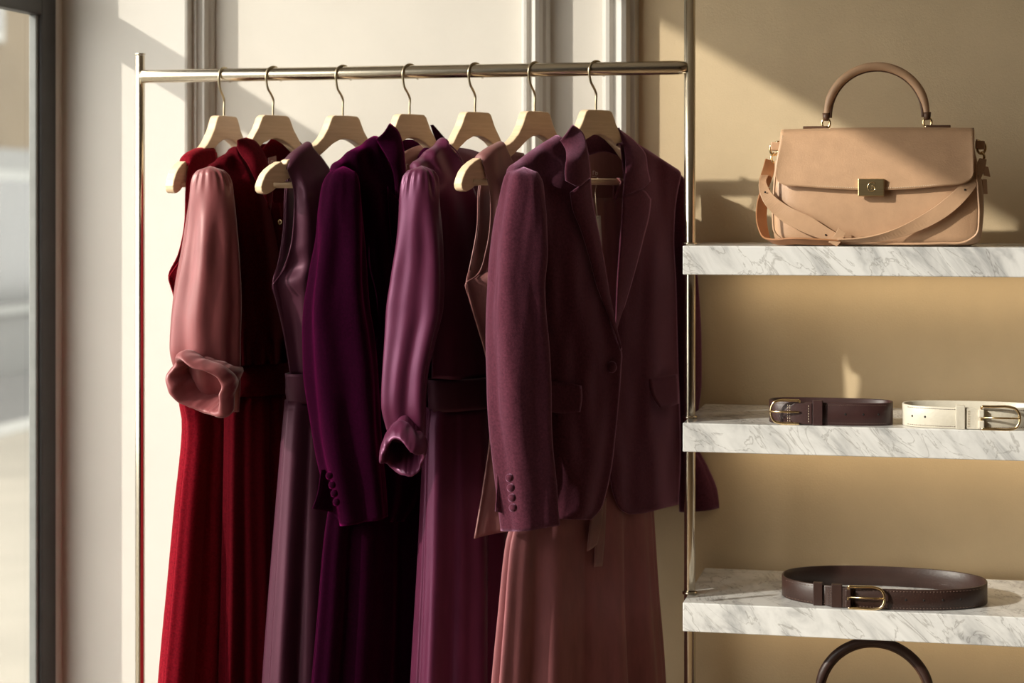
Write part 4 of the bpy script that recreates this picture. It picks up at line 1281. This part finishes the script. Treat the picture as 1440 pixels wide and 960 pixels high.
# ------------------------------------------------------------------ belts
def make_belt(label, px0, px1, yf, dep, z, h, mat, inner, bk, keepers, holes, tabx, tip, frame_mat, square=2.6, stitch='dark_thread'):
    """Belt standing on edge as a flattened loop. bk = (bar px, bow px) of the buckle; px are picture columns of the front run."""
    col = lambda px: at_y(px, 500, yf).x
    x0, x1 = col(px0), col(px1)
    cx, a = (x0 + x1) / 2, (x1 - x0) / 2
    z += 0.0003
    O = Vector((cx, yf, z))
    root = empty('belt', O, label, 'belt')
    yc = yf + dep / 2

    def loop(t):
        c_, s_ = cos(t), sin(t)
        return Vector((cx + a * math.copysign(abs(c_) ** (2 / square), c_), yc - dep / 2 * math.copysign(abs(s_) ** (2 / square), s_), 0))

    def front_y(x):
        q = min(1, abs((x - cx) / a))
        return yc - dep / 2 * (1 - q ** square) ** (1 / square)
    n = 140
    ring = catmull([loop(2 * PI * k / 72) for k in range(72)], n, closed=True)
    th = 0.0036
    V, Fc = [], []
    for i in range(n):
        t = (ring[(i + 1) % n] - ring[i - 1]).normalized()
        nr = Vector((t.y, -t.x, 0))
        if (ring[i] - Vector((cx, yc, 0))).dot(nr) < 0:
            nr = -nr
        p = ring[i] + Vector((0, 0, z))
        for o_, zz in ((0, 0.0008), (0.0, h - 0.0008), (-0.0008, h), (-th + 0.0008, h), (-th, h - 0.0008), (-th, 0.0008), (-th + 0.0008, 0), (-0.0008, 0)):
            V.append(p + nr * o_ + Vector((0, 0, zz)))
    for i in range(n):
        for k in range(8):
            Fc.append((i * 8 + k, i * 8 + (k + 1) % 8, ((i + 1) % n) * 8 + (k + 1) % 8, ((i + 1) % n) * 8 + k))
    mesh_obj('strap', V, Fc, mat, root)
    # overlapping end with its stitches
    def run(px_a, px_b, off, hh0, hh1, nm, m_, pointed=None, th_=0.003, n_=24):
        pts = []
        for k in range(n_):
            px = px_a + (px_b - px_a) * k / (n_ - 1)
            x = col(px)
            pts.append(Vector((x, front_y(x) - off, z + (hh0 + hh1) / 2)))
        ws = []
        for k in range(n_):
            q = k / (n_ - 1)
            s = 1.0
            if pointed == 'start':
                s = min(1, 0.25 + 1.9 * q) if q < 0.4 else 1
            if pointed == 'end':
                s = min(1, 0.25 + 1.9 * (1 - q)) if q > 0.6 else 1
            ws.append(Vector((0, 0, (hh1 - hh0) / 2 * s)))
        b_ = MB()
        b_.ribbon(pts, ws, (0, -1, 0), th_)
        return b_.build(nm, m_, root, smooth=False, bevel=0.0006)
    lo, hi = tip
    run(lo, hi, 0.0022, 0.0008, h - 0.0008, 'tab', mat, tabx)
    b, tb_ = MB(), MB()
    for px in ([lo + (hi - lo) * q for q in (0.12, 0.2, 0.88)] if abs(hi - lo) > 20 else []):
        for k in range(7):
            x = col(px)
            tb_.tube([(x, front_y(x) - 0.0040, z + h * (0.12 + 0.115 * k)), (x, front_y(x) - 0.0040, z + h * (0.12 + 0.115 * k + 0.06))], 0.0005, 5)
    for side in (0.1, 0.9):
        for k in range(0, 60):
            px = px0 + 8 + (px1 - px0 - 16) * k / 60
            x, x2 = col(px), col(px + (px1 - px0) / 110)
            b.tube([(x, front_y(x) - 0.0004, z + h * side), (x2, front_y(x2) - 0.0004, z + h * side)], 0.00042, 4)
    s_ = b.build('stitching', 'dark_thread', root)
    s_['kind'] = 'stuff'
    if tb_.V:
        s_ = tb_.build('tab_stitching', stitch, root)
        s_['kind'] = 'stuff'
    # keepers
    for ka, kb in keepers:
        xa_, xb_ = col(ka), col(kb)
        y_ = front_y((xa_ + xb_) / 2)
        b = MB()
        t_ = 0.0022
        ya, yb, za, zb = y_ - 0.0065, y_ + th + 0.003, z - 0.0, z + h + 0.0035
        b.box((xa_, ya, za), (xb_, ya + t_, zb))
        b.box((xa_, yb - t_, za), (xb_, yb, zb))
        b.box((xa_, ya + t_, zb - t_), (xb_, yb - t_, zb))
        b.build('keeper', mat, root, smooth=False, bevel=0.0008)
    # punched holes
    for px in holes:
        x = col(px)
        b = MB()
        b.dome((x, front_y(x) - 0.0001, z + h * 0.5), (0, -1, 0), 0.0019, 0.0006, 12, 2)
        b.build('hole', 'hole', root)
    # buckle: a rounded bow, its bar and the prong
    bar, bow = bk
    xb, xw = col(bar), col(bow)
    yb = min(front_y(xb), front_y(xw)) - 0.0062
    z0, z1 = z + 0.0018, z + h + 0.0030
    d = 1 if xw > xb else -1
    w_ = abs(xw - xb)
    rr_ = (z1 - z0) / 2
    zc = (z0 + z1) / 2
    P_ = [Vector((xb, yb, z1)), Vector((xb + d * w_ * 0.3, yb, z1)), Vector((xb + d * (w_ - rr_ * 0.8), yb, z1 - 0.0004))]
    for q in (60, 30, 0, -30, -60):
        aa = math.radians(q)
        P_.append(Vector((xb + d * (w_ - rr_ * 0.72 + rr_ * 0.72 * cos(aa)), yb - 0.0008, zc + (rr_ - 0.0004) * sin(aa) ** 1 if True else 0)))
    P_ += [Vector((xb + d * (w_ - rr_ * 0.8), yb, z0 + 0.0004)), Vector((xb + d * w_ * 0.3, yb, z0)), Vector((xb, yb, z0))]
    bu = MB()
    bu.tube(catmull(P_, 60), 0.0021, 12)
    bo = bu.build('buckle', frame_mat, root)
    b = MB()
    yq = yb + (0.0075 if tabx == 'start' else 0.0012)
    b.tube([(xb, yq, z0), (xb, yq, z1)], 0.0017, 10)
    b.build('bar', frame_mat, bo)
    b = MB()
    b.tube([(xb, yb, zc), (xb + d * w_ * 0.5, yb - 0.002, zc), (xb + d * (w_ + 0.001), yb - 0.0022, zc)], [0.0017, 0.0016, 0.0013], 10)
    b.build('prong', frame_mat, bo)
    if tabx != 'start':                       # the leather turned round the bar, slotted for the prong
        for za, zb in ((0.06, 0.43), (0.57, 0.94)):
            box_obj('bar_loop', (xb - 0.0045, yb - 0.0022, z + h * za), (xb + 0.0045, yb + 0.0062, z + h * zb), mat, root, 0.0016)
    return root


make_belt('burgundy brown leather belt with pale gold buckle on the middle shelf', 1079, 1255, 3.196, 0.085, shelf_z[1], 0.0365, 'bur_leather', 'choc_leather', (1124, 1084), [(1143, 1157)], [1189, 1214, 1235], 'start', (1103, 1142), 'gold', 3.0, 'thread')
make_belt('ivory leather belt with gold buckle on the middle shelf', 1268, 1462, 3.187, 0.11, shelf_z[1], 0.0345, 'white_leather', 'white_leather', (1380, 1434), [(1344, 1357)], [1283, 1301], 'none', (1358, 1384), 'gold', 2.6, 'thread')
make_belt('chocolate brown leather belt with rounded gold buckle on the lower shelf', 1093, 1391, 3.192, 0.20, shelf_z[2], 0.0335, 'choc_leather', 'choc_leather', (1193, 1244), [(1143, 1156), (1169, 1184)], [1274, 1299, 1326, 1351], 'none', (1160, 1200), 'gold', 2.3, 'dark_thread')
